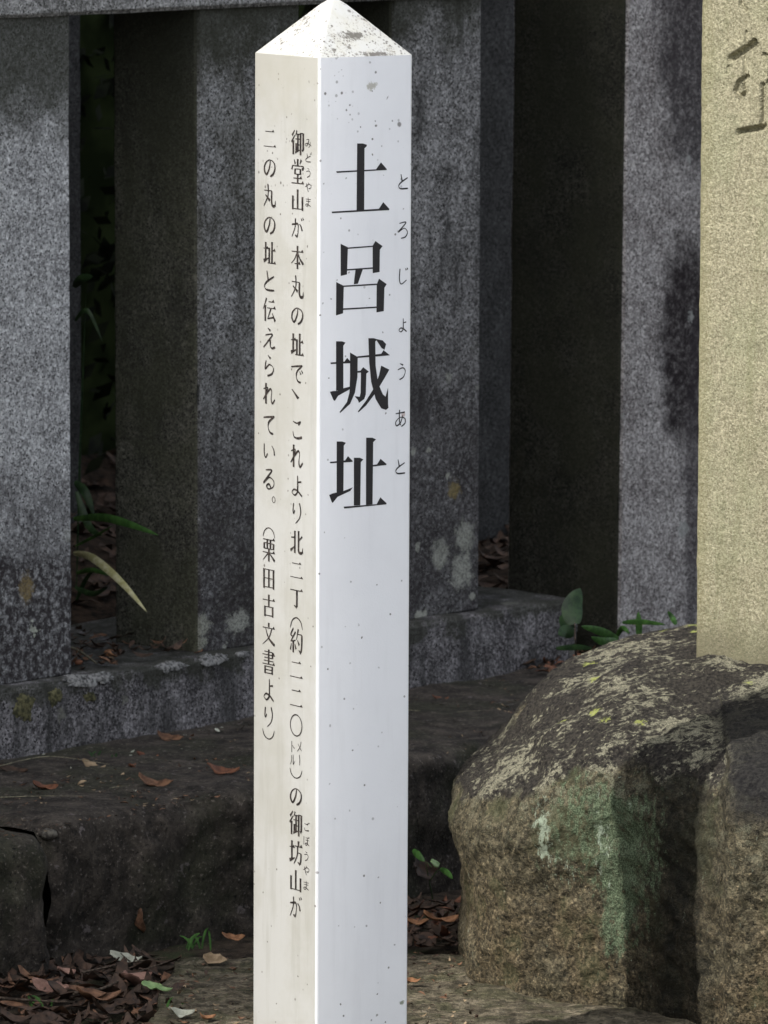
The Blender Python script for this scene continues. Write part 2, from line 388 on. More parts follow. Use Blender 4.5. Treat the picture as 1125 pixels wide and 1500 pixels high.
# cap rail
m0 = granite('rail_stone', (0.40, 0.40, 0.40), (0.10, 0.10, 0.095), seed=8)
slab('cap_rail', tA1 - 0.9, 0.012, 3.2 + 0.9 - 2.3, 0.20, 1.098, 1.26, m0, fence, 5, step=0.02)
# kerb: long low block with uneven top arris
tK = t_at(845, 900, 0.03)
kerb = slab('base_kerb', -2.4, 0.032, tK + 2.4, 0.34, LZ - 0.01, KZ, GK, fence, 7, chip=0.0026, step=0.014, bev=0.004)
# lichen crusts on the kerb's edge
m = NT('lichen_crust', 0.95, 0.1)
c = m.mix(m.rng(m.noise(190, 3, 0.7), 0.35, 0.62), (0.05, 0.05, 0.05), (0.27, 0.27, 0.265))
m.bump(m.noise(240, 3, 0.7), 0.8, 0.002); CRUST = m.done(c)
m = NT('lichen_ochre', 0.95, 0.1)
c = m.mix(m.rng(m.noise(160, 3, 0.7), 0.4, 0.62), (0.05, 0.05, 0.03), (0.15, 0.14, 0.075)); CRUST2 = m.done(c)
def crust(c0, U, W, n, ru, rw, seed, mat, parent):
    # irregular low mound lying on a surface spanned by U, W with normal n
    V = []; F = []; RN, AN = 7, 44
    for r in range(RN):
        k = r / (RN - 1)
        for a in range(AN):
            th = 2 * math.pi * a / AN
            rr = k * (1 + 0.5 * noise.noise(Vector((math.cos(th) * 1.6 + seed, math.sin(th) * 1.6, 0))) + 0.42 * noise.noise(Vector((math.cos(th) * 6, math.sin(th) * 6 + seed, 0))))
            h = 0.0022 * (1 - k ** 4) - 0.0014 * k ** 4 + 0.0010 * noise.noise(Vector((k * 5, a * 0.9, seed)))
            V.append(c0 + U * (ru * rr * math.cos(th)) + W * (rw * rr * math.sin(th)) + n * h)
    for r in range(RN - 1):
        for a in range(AN):
            b = (a + 1) % AN
            F.append((r * AN + a, r * AN + b, (r + 1) * AN + b, (r + 1) * AN + a)) if r else F.append((a, AN + b, AN + a))
    o = mesh('lichen_patch', V, F, mat, parent)
    return o
UP = Vector((0, 0, 1)); kn = (FN + UP).normalized(); kw = (UP - FN).normalized()
for (x, y, ru, rw, s_) in [(128, 996, 0.040, 0.010, 1), (150, 993, 0.020, 0.008, 11), (253, 977, 0.022, 0.009, 2), (305, 964, 0.018, 0.010, 3), (322, 962, 0.018, 0.008, 12), (358, 953, 0.012, 0.005, 4)]:
    t = t_at(x, y, 0.034); crust(fp(t, 0.0315, KZ - 0.0030), FD, kw, kn, ru, rw, s_, CRUST, fence)
for (x, y, ru, rw, s_, mt) in [(38, 1034, 0.018, 0.022, 5, CRUST2), (82, 1020, 0.015, 0.013, 6, CRUST2), (133, 1021, 0.011, 0.008, 7, CRUST2)]:
    t = t_at(x, y, 0.034); p = fp(t, 0.0325, 0); d = at(x, y, p.y); crust(fp(t, 0.0325, d.z), FD, UP, FN, ru, rw, s_, mt, fence)
t = tK - 0.012; crust(fp(t, 0.0325, 0.232), FD, UP, FN, 0.012, 0.022, 9, CRUST, fence)

# gate pillar right of the gap, and pillars of the rear fence
YD = 8.45; cD = at(907, 500, YD); cD.z = 0
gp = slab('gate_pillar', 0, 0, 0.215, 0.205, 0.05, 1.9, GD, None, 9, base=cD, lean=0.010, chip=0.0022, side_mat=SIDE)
tag(gp, 'tall grey and black stained stone pillar half hidden behind the tan monument', 'stone pillar')
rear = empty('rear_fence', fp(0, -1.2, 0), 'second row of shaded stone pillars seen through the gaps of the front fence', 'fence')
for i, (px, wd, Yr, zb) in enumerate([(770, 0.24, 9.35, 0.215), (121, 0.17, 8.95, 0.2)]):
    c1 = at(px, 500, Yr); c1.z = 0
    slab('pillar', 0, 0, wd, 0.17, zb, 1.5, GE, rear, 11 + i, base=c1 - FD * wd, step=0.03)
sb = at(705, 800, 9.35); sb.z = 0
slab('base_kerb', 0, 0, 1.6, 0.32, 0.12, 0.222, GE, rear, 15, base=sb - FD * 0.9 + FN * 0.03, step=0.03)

# ------------------------------------------------------------------ boulder
def rock_control():
    def A(px, py, Y): return at(px, py, Y)
    W = lambda x, y, z: Vector((x, y, z))
    cols = [
        [W(.14,7.36,-.04), W(.13,7.36,.07), W(.13,7.36,.15), W(.13,7.35,.20), W(.145,7.33,.245), W(.19,7.31,.30), W(.29,7.29,.375)],
        [A(688,1485,7.05), A(678,1390,7.05), A(684,1295,7.05), A(664,1205,7.05), A(676,1146,7.07), A(728,1098,7.12), A(838,978,7.18)],
        [A(756,1520,6.94), A(738,1410,6.92), A(732,1300,6.91), A(738,1205,6.90), A(768,1130,6.92), A(790,1062,7.02), A(885,982,7.12)],
        [A(845,1540,6.86), A(842,1420,6.85), A(842,1300,6.84), A(848,1180,6.83), A(858,1100,6.86), A(872,1040,6.96), A(930,972,7.07)],
        [A(928,1540,6.83), A(926,1420,6.82), A(926,1300,6.81), A(926,1185,6.80), A(932,1098,6.83), A(945,1036,6.93), A(985,972,7.06)],
        [A(1040,1550,6.73), A(1042,1420,6.71), A(1042,1300,6.705), A(1042,1190,6.705), A(1050,1110,6.75), A(1048,1045,6.89), A(1040,966,7.04)],
        [A(1130,1560,6.68), A(1128,1430,6.65), A(1126,1300,6.64), A(1124,1180,6.64), A(1118,1105,6.70), A(1112,1050,6.84), A(1096,970,7.02)],
        [W(.78,6.66,-.04), W(.78,6.63,.08), W(.77,6.62,.18), W(.76,6.64,.26), W(.74,6.70,.33), W(.70,6.80,.375), W(.64,6.95,.40)],
        [W(1.08,6.82,-.04), W(1.09,6.80,.08), W(1.09,6.80,.18), W(1.07,6.82,.26), W(1.03,6.86,.33), W(.95,6.93,.38), W(.78,7.05,.40)],
        [W(1.10,7.30,-.04), W(1.11,7.30,.08), W(1.10,7.30,.18), W(1.08,7.30,.26), W(1.02,7.28,.33), W(.93,7.25,.38), W(.77,7.2,.40)],
        [W(.80,7.66,-.04), W(.80,7.66,.08), W(.80,7.65,.18), W(.79,7.62,.26), W(.76,7.56,.33), W(.71,7.48,.38), W(.63,7.33,.40)],
        [W(.38,7.62,-.04), W(.37,7.62,.08), W(.37,7.61,.18), W(.37,7.58,.24), W(.38,7.52,.30), W(.40,7.45,.355), W(.45,7.32,.395)],
    ]
    for c_ in cols: c_.append(W(.53, 7.17, .408))
    return cols
def cr(p0, p1, p2, p3, t):
    return 0.5 * ((2 * p1) + (p2 - p0) * t + (2 * p0 - 5 * p1 + 4 * p2 - p3) * t * t + (3 * p1 - p0 - 3 * p2 + p3) * t ** 3)
def boulder():
    C = rock_control(); nC = len(C); nR = len(C[0])
    cs = []
    dens = {0: 40, 1: 54, 2: 54, 3: 44, 4: 64, 5: 44, 6: 14}
    for i in range(nC):
        for k in range(dens.get(i, 8)): cs.append((i, k / dens.get(i, 8)))
    rs = []
    for j in range(nR - 1):
        n = 30 if j < nR - 2 else 14
        for k in range(n): rs.append((j, k / n))
    V = []; M = len(rs)
    for (i, u) in cs:
        four = [C[(i + d) % nC] for d in (-1, 0, 1, 2)]
        colp = [cr(four[0][j], four[1][j], four[2][j], four[3][j], u) for j in range(nR)]
        for (j, t) in rs:
            V.append(cr(colp[max(0, j - 1)], colp[j], colp[j + 1], colp[min(nR - 1, j + 2)], t))
    n = len(cs)
    cen = Vector((.52, 7.15, .12)); out = []
    fX = lambda px: (px - CX) / FPX * 6.87
    fZ = lambda py: 1.46 - (py + 403) / FPX * 6.84
    A = {k: [] for k in ('top', 'green', 'white', 'brown', 'grey', 'side')}
    g = lambda x, c_, s_: math.exp(-((x - c_) / s_) ** 2)
    for ii in range(n):
        for jj in range(M):
            k = ii * M + jj; p = V[k]
            a = V[((ii + 1) % n) * M + jj] - V[((ii - 1) % n) * M + jj]
            b = V[ii * M + min(M - 1, jj + 1)] - V[ii * M + max(0, jj - 1)]
            nr = a.cross(b)
            nr = nr.normalized() if nr.length > 1e-12 else UP
            if nr.dot(p - cen) < 0: nr = -nr
            h1 = fbm(p, 8, 4); h2 = fbm(p + Vector((3, 1, 2)), 34, 4); h3 = noise.noise(p * 150)
            ledges = abs(noise.noise(Vector((p.x * 5, p.y * 5, p.z * 26 + p.x * 10))))
            d = 0.0060 * h1 + 0.0045 * h2 + 0.0016 * h3
            out.append(p + nr * d)
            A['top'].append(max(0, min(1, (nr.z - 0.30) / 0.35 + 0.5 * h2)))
            zt = p.z
            wx = 0.006 * h1 * 2
            gr = g(p.x + wx, fX(908), fX(936) - fX(908)) * max(0, min(1, (fZ(1150) - zt) / .03)) * max(0, min(1, (zt - fZ(1450)) / .05))
            gr += 0.75 * g(p.x + wx, fX(858), .055) * g(zt, fZ(1215), .085) + 0.5 * g(p.x, fX(955), .018) * g(zt, fZ(1250), .10)
            A['green'].append(min(1, gr))
            wh = g(p.x + wx, fX(803), .009) * g(zt, fZ(1240), .045) + g(p.x + wx, fX(880), .012) * g(zt, fZ(1240), .06) * .7 + .6 * g(p.x + wx, fX(825), .008) * g(zt, fZ(1290), .02)
            A['white'].append(min(1, wh))
            A['brown'].append(max(0, min(1, (fZ(1250) - zt) / .10)))
            A['grey'].append(max(0, min(1, (p.x - fX(1045)) / .02)) * max(0, min(1, (zt - fZ(1190)) / .03)) * max(0, min(1, (fZ(1040) + .01 - zt) / .02)))
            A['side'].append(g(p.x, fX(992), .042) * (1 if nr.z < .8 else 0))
    top = len(out); out.append(Vector((.53, 7.17, .408)))
    F = []
    for ii in range(n):
        i2 = (ii + 1) % n
        for jj in range(M - 1):
            F.append((ii * M + jj, i2 * M + jj, i2 * M + jj + 1, ii * M + jj + 1))
        F.append((ii * M + M - 1, i2 * M + M - 1, top))
    for k in A: A[k].append(1.0 if k == 'top' else 0.0)
    return out, F, A
GL = []
m = NT('boulder_stone', 0.92, 0.2)
f1 = m.noise(55, 5, 0.7); f2 = m.noise(240, 3, 0.65); f3 = m.noise(600, 2, 0.6); f4 = m.noise(12, 4, 0.6)
c = m.mix(m.rng(f1, 0.34, 0.66), (0.028, 0.026, 0.017), (0.105, 0.095, 0.066))
c = m.mix(m.math('MULTIPLY', m.attr('brown'), m.rng(f4, 0.35, 0.62)), c, m.mix(m.rng(f2, 0.36, 0.62), (0.034, 0.027, 0.016), (0.128, 0.102, 0.066)))
c = m.mix(m.rng(f2, 0.60, 0.70), c, (0.18, 0.15, 0.10))
c = m.mix(m.math('MULTIPLY', m.rng(f2, 0.44, 0.33), 0.85), c, (0.010, 0.010, 0.008))
_d, va, vb = m.vor(210); _d, vc, vd = m.vor(420)
c = m.mix(1.0, c, m.mix(va, (0.55, 0.55, 0.55), (1.45, 1.42, 1.36)), 'MULTIPLY')
c = m.mix(1.0, c, m.mix(vc, (0.65, 0.65, 0.65), (1.35, 1.33, 1.30)), 'MULTIPLY')
c = m.mix(m.math('MULTIPLY', m.rng(f3, 0.60, 0.70), 0.5), c, (0.21, 0.18, 0.13))
up_l = m.math('MULTIPLY', m.rng(m.noise(42, 5, 0.75), 0.50, 0.60), m.rng(m.math('ADD', m.sep()[2], m.math('MULTIPLY', f4, 0.10)), 0.20, 0.34))
c = m.mix(m.math('MULTIPLY', up_l, 0.75), c, m.mix(m.rng(f3, 0.35, 0.62), (0.08, 0.08, 0.055), (0.20, 0.20, 0.14)))
c = m.mix(m.math('MULTIPLY', m.rng(f4, 0.52, 0.62), 0.5), c, (0.055, 0.060, 0.030))
# post's shadow band painted near-black onto the left-facing side
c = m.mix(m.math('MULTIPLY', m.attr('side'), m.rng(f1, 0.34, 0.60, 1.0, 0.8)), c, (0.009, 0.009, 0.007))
gm = m.rng(m.math('ADD', m.math('MULTIPLY', m.attr('green'), 1.0), m.math('MULTIPLY', m.math('SUBTRACT', m.noise(1, 6, 0.8, m.scaled(m.P, (120, 120, 60))), 0.5), 3.4)), 0.42, 0.95)
c = m.mix(m.math('MULTIPLY', gm, 0.85), c, m.mix(m.rng(f3, 0.35, 0.65), (0.035, 0.052, 0.030), (0.15, 0.20, 0.125)))
wm_ = m.rng(m.math('ADD', m.attr('white'), m.math('MULTIPLY', m.math('SUBTRACT', m.noise(1, 5, 0.75, m.scaled(m.P, (170, 170, 60))), 0.5), 4.5)), 0.65, 1.0)
c = m.mix(m.math('MULTIPLY', wm_, 0.85), c, (0.27, 0.32, 0.25))
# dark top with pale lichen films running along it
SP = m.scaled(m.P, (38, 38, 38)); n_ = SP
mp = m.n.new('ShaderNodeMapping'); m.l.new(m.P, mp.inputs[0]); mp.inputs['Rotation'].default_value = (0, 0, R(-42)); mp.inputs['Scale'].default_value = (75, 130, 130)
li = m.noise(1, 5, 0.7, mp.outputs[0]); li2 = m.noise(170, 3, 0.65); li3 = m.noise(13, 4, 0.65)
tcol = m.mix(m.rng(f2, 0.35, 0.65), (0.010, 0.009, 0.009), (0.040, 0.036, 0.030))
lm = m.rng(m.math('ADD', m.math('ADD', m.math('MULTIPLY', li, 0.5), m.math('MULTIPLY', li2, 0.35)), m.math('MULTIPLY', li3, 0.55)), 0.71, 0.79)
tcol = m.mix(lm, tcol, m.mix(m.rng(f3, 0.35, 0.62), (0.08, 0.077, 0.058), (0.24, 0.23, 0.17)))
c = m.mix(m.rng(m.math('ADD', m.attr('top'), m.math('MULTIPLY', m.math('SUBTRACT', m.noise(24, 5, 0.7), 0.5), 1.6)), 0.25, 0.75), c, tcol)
d, a, b_ = m.vor(24); ye = m.math('MULTIPLY', m.rng(m.math('ADD', d, m.math('MULTIPLY', m.math('SUBTRACT', f2, 0.5), 0.5)), 0.26, 0.14), m.rng(a, 0.82, 0.84))
ye = m.math('MULTIPLY', ye, m.rng(m.attr('top'), 0.05, 0.3))
c = m.mix(m.math('MULTIPLY', ye, 0.8), c, (0.28, 0.31, 0.09))
for (x_, y_, r_) in ((1092, 1062, 0.006), (1068, 1090, 0.007)):
    q_ = at(x_, y_, 6.70); GL.append((q_, r_))
c = m.mix(m.math('MULTIPLY', m.attr('grey'), 0.9), c, m.mix(m.rng(f2, 0.35, 0.65), (0.008, 0.008, 0.0085), (0.020, 0.0195, 0.019)))  # shade on the right-hand lump painted in as near-black stone
for q_, r_ in GL: c = m.mix(m.math('MULTIPLY', m.ell(tuple(q_), (r_, 0.08, r_ * .6), f1, 1.0, .2), 0.8), c, (0.20, 0.18, 0.16))
m.bump(m.math('ADD', m.math('ADD', f1, m.math('MULTIPLY', f2, 0.7)), m.math('MULTIPLY', f3, 0.25)), 0.9, 0.0045)
ROCK = m.done(c)
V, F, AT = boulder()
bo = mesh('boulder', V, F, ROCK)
for k, vals in AT.items():
    at_ = bo.data.attributes.new(k, 'FLOAT', 'POINT'); at_.data.foreach_set('value', vals)
tag(bo, 'large lichen covered brown boulder that carries the tan stone monument', 'boulder')
for (x, y, ru, rw, s_) in [(1096, 1053, 0.010, 0.005, 21), (1067, 1079, 0.013, 0.010, 22)]:
    pass

# ------------------------------------------------------------------ monument
MA = Vector((0.77, -0.64, 0)).normalized(); MN = Vector((-0.64, -0.77, 0)).normalized()
mb = at(1018, 945, 7.08)
def monument():
    zt0, zt1 = 0.355, 1.75
    xs = [0, 0.003] + [0.003 + 0.0016 * i for i in range(1, 112)] + [0.22, 0.3, 0.4, 0.497, 0.50]
    zs = [0, 0.02] + [0.02 + 0.012 * i for i in range(1, 52)]
    z = zs[-1]
    while z < 0.84: z += 0.0016; zs.append(z)
    zs += [0.95, 1.1, 1.25, 1.392, 1.395]
    def uz(px, py):
        u = (px - (1028 - 0.0085 * py)) * 0.00098; return u, 1.46 - 7.06 * (py + 403) / FPX - zt0
    S = []
    def stroke(pts, wd, dp):
        q = [uz(*p) for p in pts]
        for a, b in zip(q, q[1:]): S.append((a, b, wd, dp))
    stroke([(1086, -12), (1087, 1), (1094, 8)], .0032, .0045)
    stroke([(1106, 54), (1091, 66), (1072, 79)], .0050, .0085)
    stroke([(1094, 40), (1093, 64), (1091, 104)], .0024, .0022)
    stroke([(1096, 104), (1083, 113), (1078, 126), (1086, 136), (1094, 126), (1090, 116)], .0032, .0055)
    stroke([(1118, 116), (1118, 150), (1117, 178)], .0036, .0050)
    stroke([(1120, 176), (1104, 181), (1083, 186)], .0042, .0085)
    stroke([(1119, 72), (1130, 76), (1128, 100)], .0034, .0045)
    stroke([(1068, 92), (1067, 100)], .0030, .0020)
    stroke([(1140, 20), (1138, 170)], .0040, .0050)
    stroke([(1126, 112), (1160, 104)], .0036, .0050)
    stroke([(1128, 20), (1165, 14)], .0036, .0050)
    def depth(u, z):
        dmax = 0
        for (a, b, wd, dp) in S:
            if not (min(a[0], b[0]) - .01 < u < max(a[0], b[0]) + .01 and min(a[1], b[1]) - .01 < z < max(a[1], b[1]) + .01): continue
            vx, vz = b[0] - a[0], b[1] - a[1]; L2 = vx * vx + vz * vz
            t = max(0, min(1, ((u - a[0]) * vx + (z - a[1]) * vz) / L2))
            d = math.hypot(u - a[0] - vx * t, z - a[1] - vz * t)
            ww = wd * (1 + 0.25 * noise.noise(Vector((u * 400, z * 400, 0))))
            if d < ww: dmax = max(dmax, dp * min(1, (1 - d / ww) * 2.2))
        return dmax
    V = []; F = []; nx = len(xs); nzz = len(zs)
    for k, z in enumerate(zs):
        for i, x in enumerate(xs):
            ed = 0.003 if i in (0, nx - 1) else 0
            h = 0.0010 * fbm((x, z, 0), 40, 3) + 0.0010 * noise.noise(Vector((x * 9, z * 9, 2)))
            lean = -0.0053 * z * 0
            V.append(MA * x - MN * (ed + depth(x, z) - h) + Vector((0, 0, z)) + MA * (0.0008 * noise.noise(Vector((z * 60, 3, 3))) if i < 2 else 0))
    for k in range(nzz - 1):
        for i in range(nx - 1):
            F.append((k * nx + i, k * nx + i + 1, (k + 1) * nx + i + 1, (k + 1) * nx + i))
    # sides, back and top
    b0 = len(V); D = 0.24
    for k, z in enumerate(zs):
        V.append(MA * 0 - MN * D + Vector((0, 0, z))); V.append(MA * 0.5 - MN * D + Vector((0, 0, z)))
    for k in range(nzz - 1):
        F.append((b0 + 2 * k, k * nx, (k + 1) * nx, b0 + 2 * k + 2))
        F.append((k * nx + nx - 1, b0 + 2 * k + 1, b0 + 2 * k + 3, (k + 1) * nx + nx - 1))
        F.append((b0 + 2 * k + 1, b0 + 2 * k, b0 + 2 * k + 2, b0 + 2 * k + 3))
    k = nzz - 1
    F.append(tuple([k * nx + i for i in range(nx)] + [b0 + 2 * k + 1, b0 + 2 * k]))
    return V, F, zt0
m = NT('tan_sandstone', 0.9, 0.2)
g1 = m.noise(270, 4, 0.7); g2 = m.noise(480, 2, 0.6); g3 = m.noise(14, 4, 0.6)
c = m.mix(m.rng(g1, 0.34, 0.66), (0.205, 0.192, 0.130), (0.345, 0.325, 0.232))
c = m.mix(m.math('MULTIPLY', m.rng(g3, 0.42, 0.62), 0.5), c, (0.255, 0.26, 0.17))
_d, va, vb = m.vor(420)
c = m.mix(1.0, c, m.mix(va, (0.72, 0.72, 0.70), (1.25, 1.25, 1.24)), 'MULTIPLY')
c = m.mix(m.math('MULTIPLY', m.rng(g2, 0.42, 0.32), 0.9), c, (0.10, 0.09, 0.06))
c = m.mix(m.math('MULTIPLY', m.rng(m.noise(120, 3, 0.7), 0.63, 0.70), 0.75), c, (0.15, 0.15, 0.09))
c = m.mix(m.math('MULTIPLY', m.rng(g2, 0.62, 0.72), 0.6), c, (0.60, 0.54, 0.42))
X = m.sep()[0]; Zc = m.sep()[2]
c = m.mix(m.math('MULTIPLY', m.rng(m.math('ADD', X, m.math('MULTIPLY', g1, 0.02)), 0.032, 0.004), 0.6), c, (0.21, 0.195, 0.105))
c = m.mix(m.math('MULTIPLY', m.rng(m.noise(1, 4, 0.65, m.scaled(m.P, (30, 30, 4))), 0.52, 0.70), 0.35), c, (0.16, 0.165, 0.09))
c = m.mix(m.math('MULTIPLY', m.rng(m.math('ADD', Zc, m.math('MULTIPLY', m.noise(30, 4, 0.6), 0.06)), 0.13, 0.05), 0.8), c, (0.13, 0.12, 0.08))
m.bump(m.math('ADD', g1, m.math('MULTIPLY', g2, 0.6)), 0.8, 0.0022)
V, F, zb = monument()
mo = mesh('stone_monument', V, F, m.done(c), smooth=False); mo.location = (mb.x, mb.y, zb)
mo.rotation_euler = (0, R(0.02), 0)
tag(mo, 'sunlit tan stone monument with carved characters standing on the boulder', 'monument')

# ------------------------------------------------------------------ white post
PC = at(462.8, 84, 6.43); PC.z = 0
RD = Vector((math.cos(R(35.0)), math.sin(R(35.0)), 0)); RN_ = Vector((RD.y, -RD.x, 0))
LD = Vector((-RD.y, RD.x, 0)); LN = Vector((-RD.x, -RD.y, 0)) * 1.0
LN = Vector((-math.cos(R(35.0)), -math.sin(R(35.0)), 0))
PW = 0.1215; ZT = at(464.5, 85, 6.43).z
PCEN = PC + RD * PW / 2 + LD * PW / 2
ZA = at(487, -4, PCEN.y).z
post = empty('marker_post', PCEN, 'tall white square post with pyramid top and black Japanese lettering', 'post')
def white(name, base, dirt, cap):
    m = NT(name, 0.42, 0.45)
    n1 = m.noise(9, 5, 0.65); n2 = m.noise(120, 3, 0.6)
    c = m.mix(m.math('MULTIPLY', m.rng(n1, 0.40, 0.66), dirt[1]), base, dirt[0])
    c = m.mix(m.math('MULTIPLY', m.rng(m.noise(1, 4, 0.6, m.scaled(m.P, (70, 70, 7))), 0.5, 0.7), dirt[1] * 0.6), c, tuple(x * 0.88 for x in dirt[0]))
    z = m.sep()[2]
    up = m.rng(z, ZT - 0.26, ZT - 0.02)
    for sc_, thr0, thr1, r0 in ((75, 1.0, 0.93, 0.20), (170, 0.998, 0.92, 0.28), (330, 0.994, 0.93, 0.42)):
        d, a, b_ = m.vor(sc_)
        thr = m.rng(m.math('MULTIPLY', up, m.rng(m.noise(13, 3, 0.6), 0.40, 0.62)), 0, 1, thr0, thr1)
        if cap: thr = m.rng(m.noise(26, 3, 0.6), 0.46, 0.60, 0.97, 0.35)
        msk = m.math('MULTIPLY', m.math('GREATER_THAN', a, thr), m.rng(m.math('ADD', d, m.math('MULTIPLY', m.math('SUBTRACT', n2, 0.5), 0.25)), r0 * 1.3, r0 * 0.6))
        c = m.mix(m.math('MULTIPLY', msk, m.rng(b_, 0, 1, 0.35, 0.85)), c, (0.085, 0.075, 0.065))
    return m, c, n2
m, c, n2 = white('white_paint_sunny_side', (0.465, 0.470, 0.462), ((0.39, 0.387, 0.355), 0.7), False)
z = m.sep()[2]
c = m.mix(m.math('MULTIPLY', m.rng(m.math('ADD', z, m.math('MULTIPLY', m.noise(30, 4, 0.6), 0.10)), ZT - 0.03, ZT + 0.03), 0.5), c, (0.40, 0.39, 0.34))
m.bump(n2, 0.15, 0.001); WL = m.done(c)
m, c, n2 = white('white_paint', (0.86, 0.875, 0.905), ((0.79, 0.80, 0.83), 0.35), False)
def rface(px, py, off=0.0):
    xc = 464.5 - (py - 84) * (7.5 / 1416); xr = 603 - (py - 84) * (9.5 / 1416)
    u = (px - xc) / (xr - xc) * PW
    p = PC + RD * u; return u, at(px, py, p.y).z
def lface(px, py):
    xl = 370.5 - (py - 84) * (5.5 / 1416); xc = 464.5 - (py - 84) * (7.5 / 1416)
    u = (px - xl) / (xc - xl) * PW           # from the far left edge to the near corner
    p = PC + LD * (PW - u); return u, at(px, py, p.y).z
def rloc(px, py):
    u, z_ = rface(px, py); p = PC + RD * u; return (p.x, p.y, z_)
nz_ = m.noise(180, 4, 0.75)
for (x, y, r, amt, colr) in [(542, 126, 0.0075, 0.65, (0.30, 0.28, 0.20)), (584, 1469, 0.0045, 0.9, (0.22, 0.25, 0.18)), (547, 1487, 0.0022, 0.8, (0.2, 0.2, 0.18)), (587, 608, 0.0035, 0.6, (0.45, 0.28, 0.24))]:
    c = m.mix(m.math('MULTIPLY', m.ell(rloc(x, y), (r * .7, r * .7, r * 0.6), nz_, 1.8, 0.3), amt), c, colr)
m.bump(m.math('ADD', m.math('MULTIPLY', n2, 0.2), m.noise(520, 2, 0.5)), 0.22, 0.0007); WR = m.done(c)
m, c, n2 = white('white_paint_cap', (0.50, 0.51, 0.505), ((0.50, 0.49, 0.42), 0.8), True)
nz_ = m.noise(230, 4, 0.8)
pk = PC + RD * 0.058 + LD * 0.022
c = m.mix(m.math('MULTIPLY', m.rng(m.math('ADD', m.noise(420, 3, 0.7), m.math('MULTIPLY', m.noise(28, 4, 0.7), 0.8)), 0.98, 1.12), 0.6), c, (0.22, 0.20, 0.16))
c = m.mix(m.math('MULTIPLY', m.ell((pk.x, pk.y, ZT + 0.021), (0.013, 0.013, 0.004), nz_, 2.4, 0.35), 0.85), c, (0.07, 0.062, 0.05))
pk = PC + RD * 0.075 + LD * 0.002
c = m.mix(m.math('MULTIPLY', m.ell((pk.x, pk.y, ZT + 0.002), (0.018, 0.012, 0.0022), nz_, 2.4, 0.35), 0.85), c, (0.08, 0.07, 0.058))
m.bump(n2, 0.2, 0.001); WC = m.done(c)

def rounded_ring(half, r, n=5):
    pts = []
    for cx_, cy_, a0 in ((1, 1, 0), (-1, 1, 90), (-1, -1, 180), (1, -1, 270)):
        for k in range(n + 1):
            a = R(a0 + 90 * k / n)
            pts.append((cx_ * (half - r) + r * math.cos(a), cy_ * (half - r) + r * math.sin(a)))
    return pts
def to_world(x, y, z):  # local x along RD, y along LD
    return PCEN + RD * x + LD * y + Vector((0, 0, z))
H2 = PW / 2
V = []; F = []; mi = []
ring = rounded_ring(H2, 0.0042); n = len(ring)
zl = [-0.02] + [i * (ZT - 0.002) / 24 for i in range(1, 24)] + [ZT - 0.002, ZT]
for z in zl:
    sc_ = 1
    for (x, y) in ring: V.append(to_world(x * sc_, y * sc_, z))
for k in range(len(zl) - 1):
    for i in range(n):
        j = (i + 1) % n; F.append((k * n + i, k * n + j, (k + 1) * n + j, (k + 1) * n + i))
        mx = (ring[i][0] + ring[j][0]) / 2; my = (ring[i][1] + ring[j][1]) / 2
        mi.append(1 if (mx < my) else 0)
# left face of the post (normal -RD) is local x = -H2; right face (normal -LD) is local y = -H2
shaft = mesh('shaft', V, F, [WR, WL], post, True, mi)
V = []; F = []
for k in range(9):
    f = k / 8
    half = H2 * (1 - f) + 0.0040 * f
    z = ZT + (ZA - ZT) * f - (0.0015 if k == 8 else 0)
    rr = rounded_ring(half, min(half * 0.98, 0.0042 * (1 - 0.3 * f)))
    for (x, y) in rr: V.append(to_world(x, y, z))
for k in range(8):
    for i in range(n):
        j = (i + 1) % n; F.append((k * n + i, k * n + j, (k + 1) * n + j, (k + 1) * n + i))
V.append(to_world(0, 0, ZA)); t_ = len(V) - 1
for i in range(n): F.append((8 * n + i, 8 * n + (i + 1) % n, t_))
mesh('cap', V, F, WC, post)
for o in (shaft,):
    for p in o.data.polygons: pass

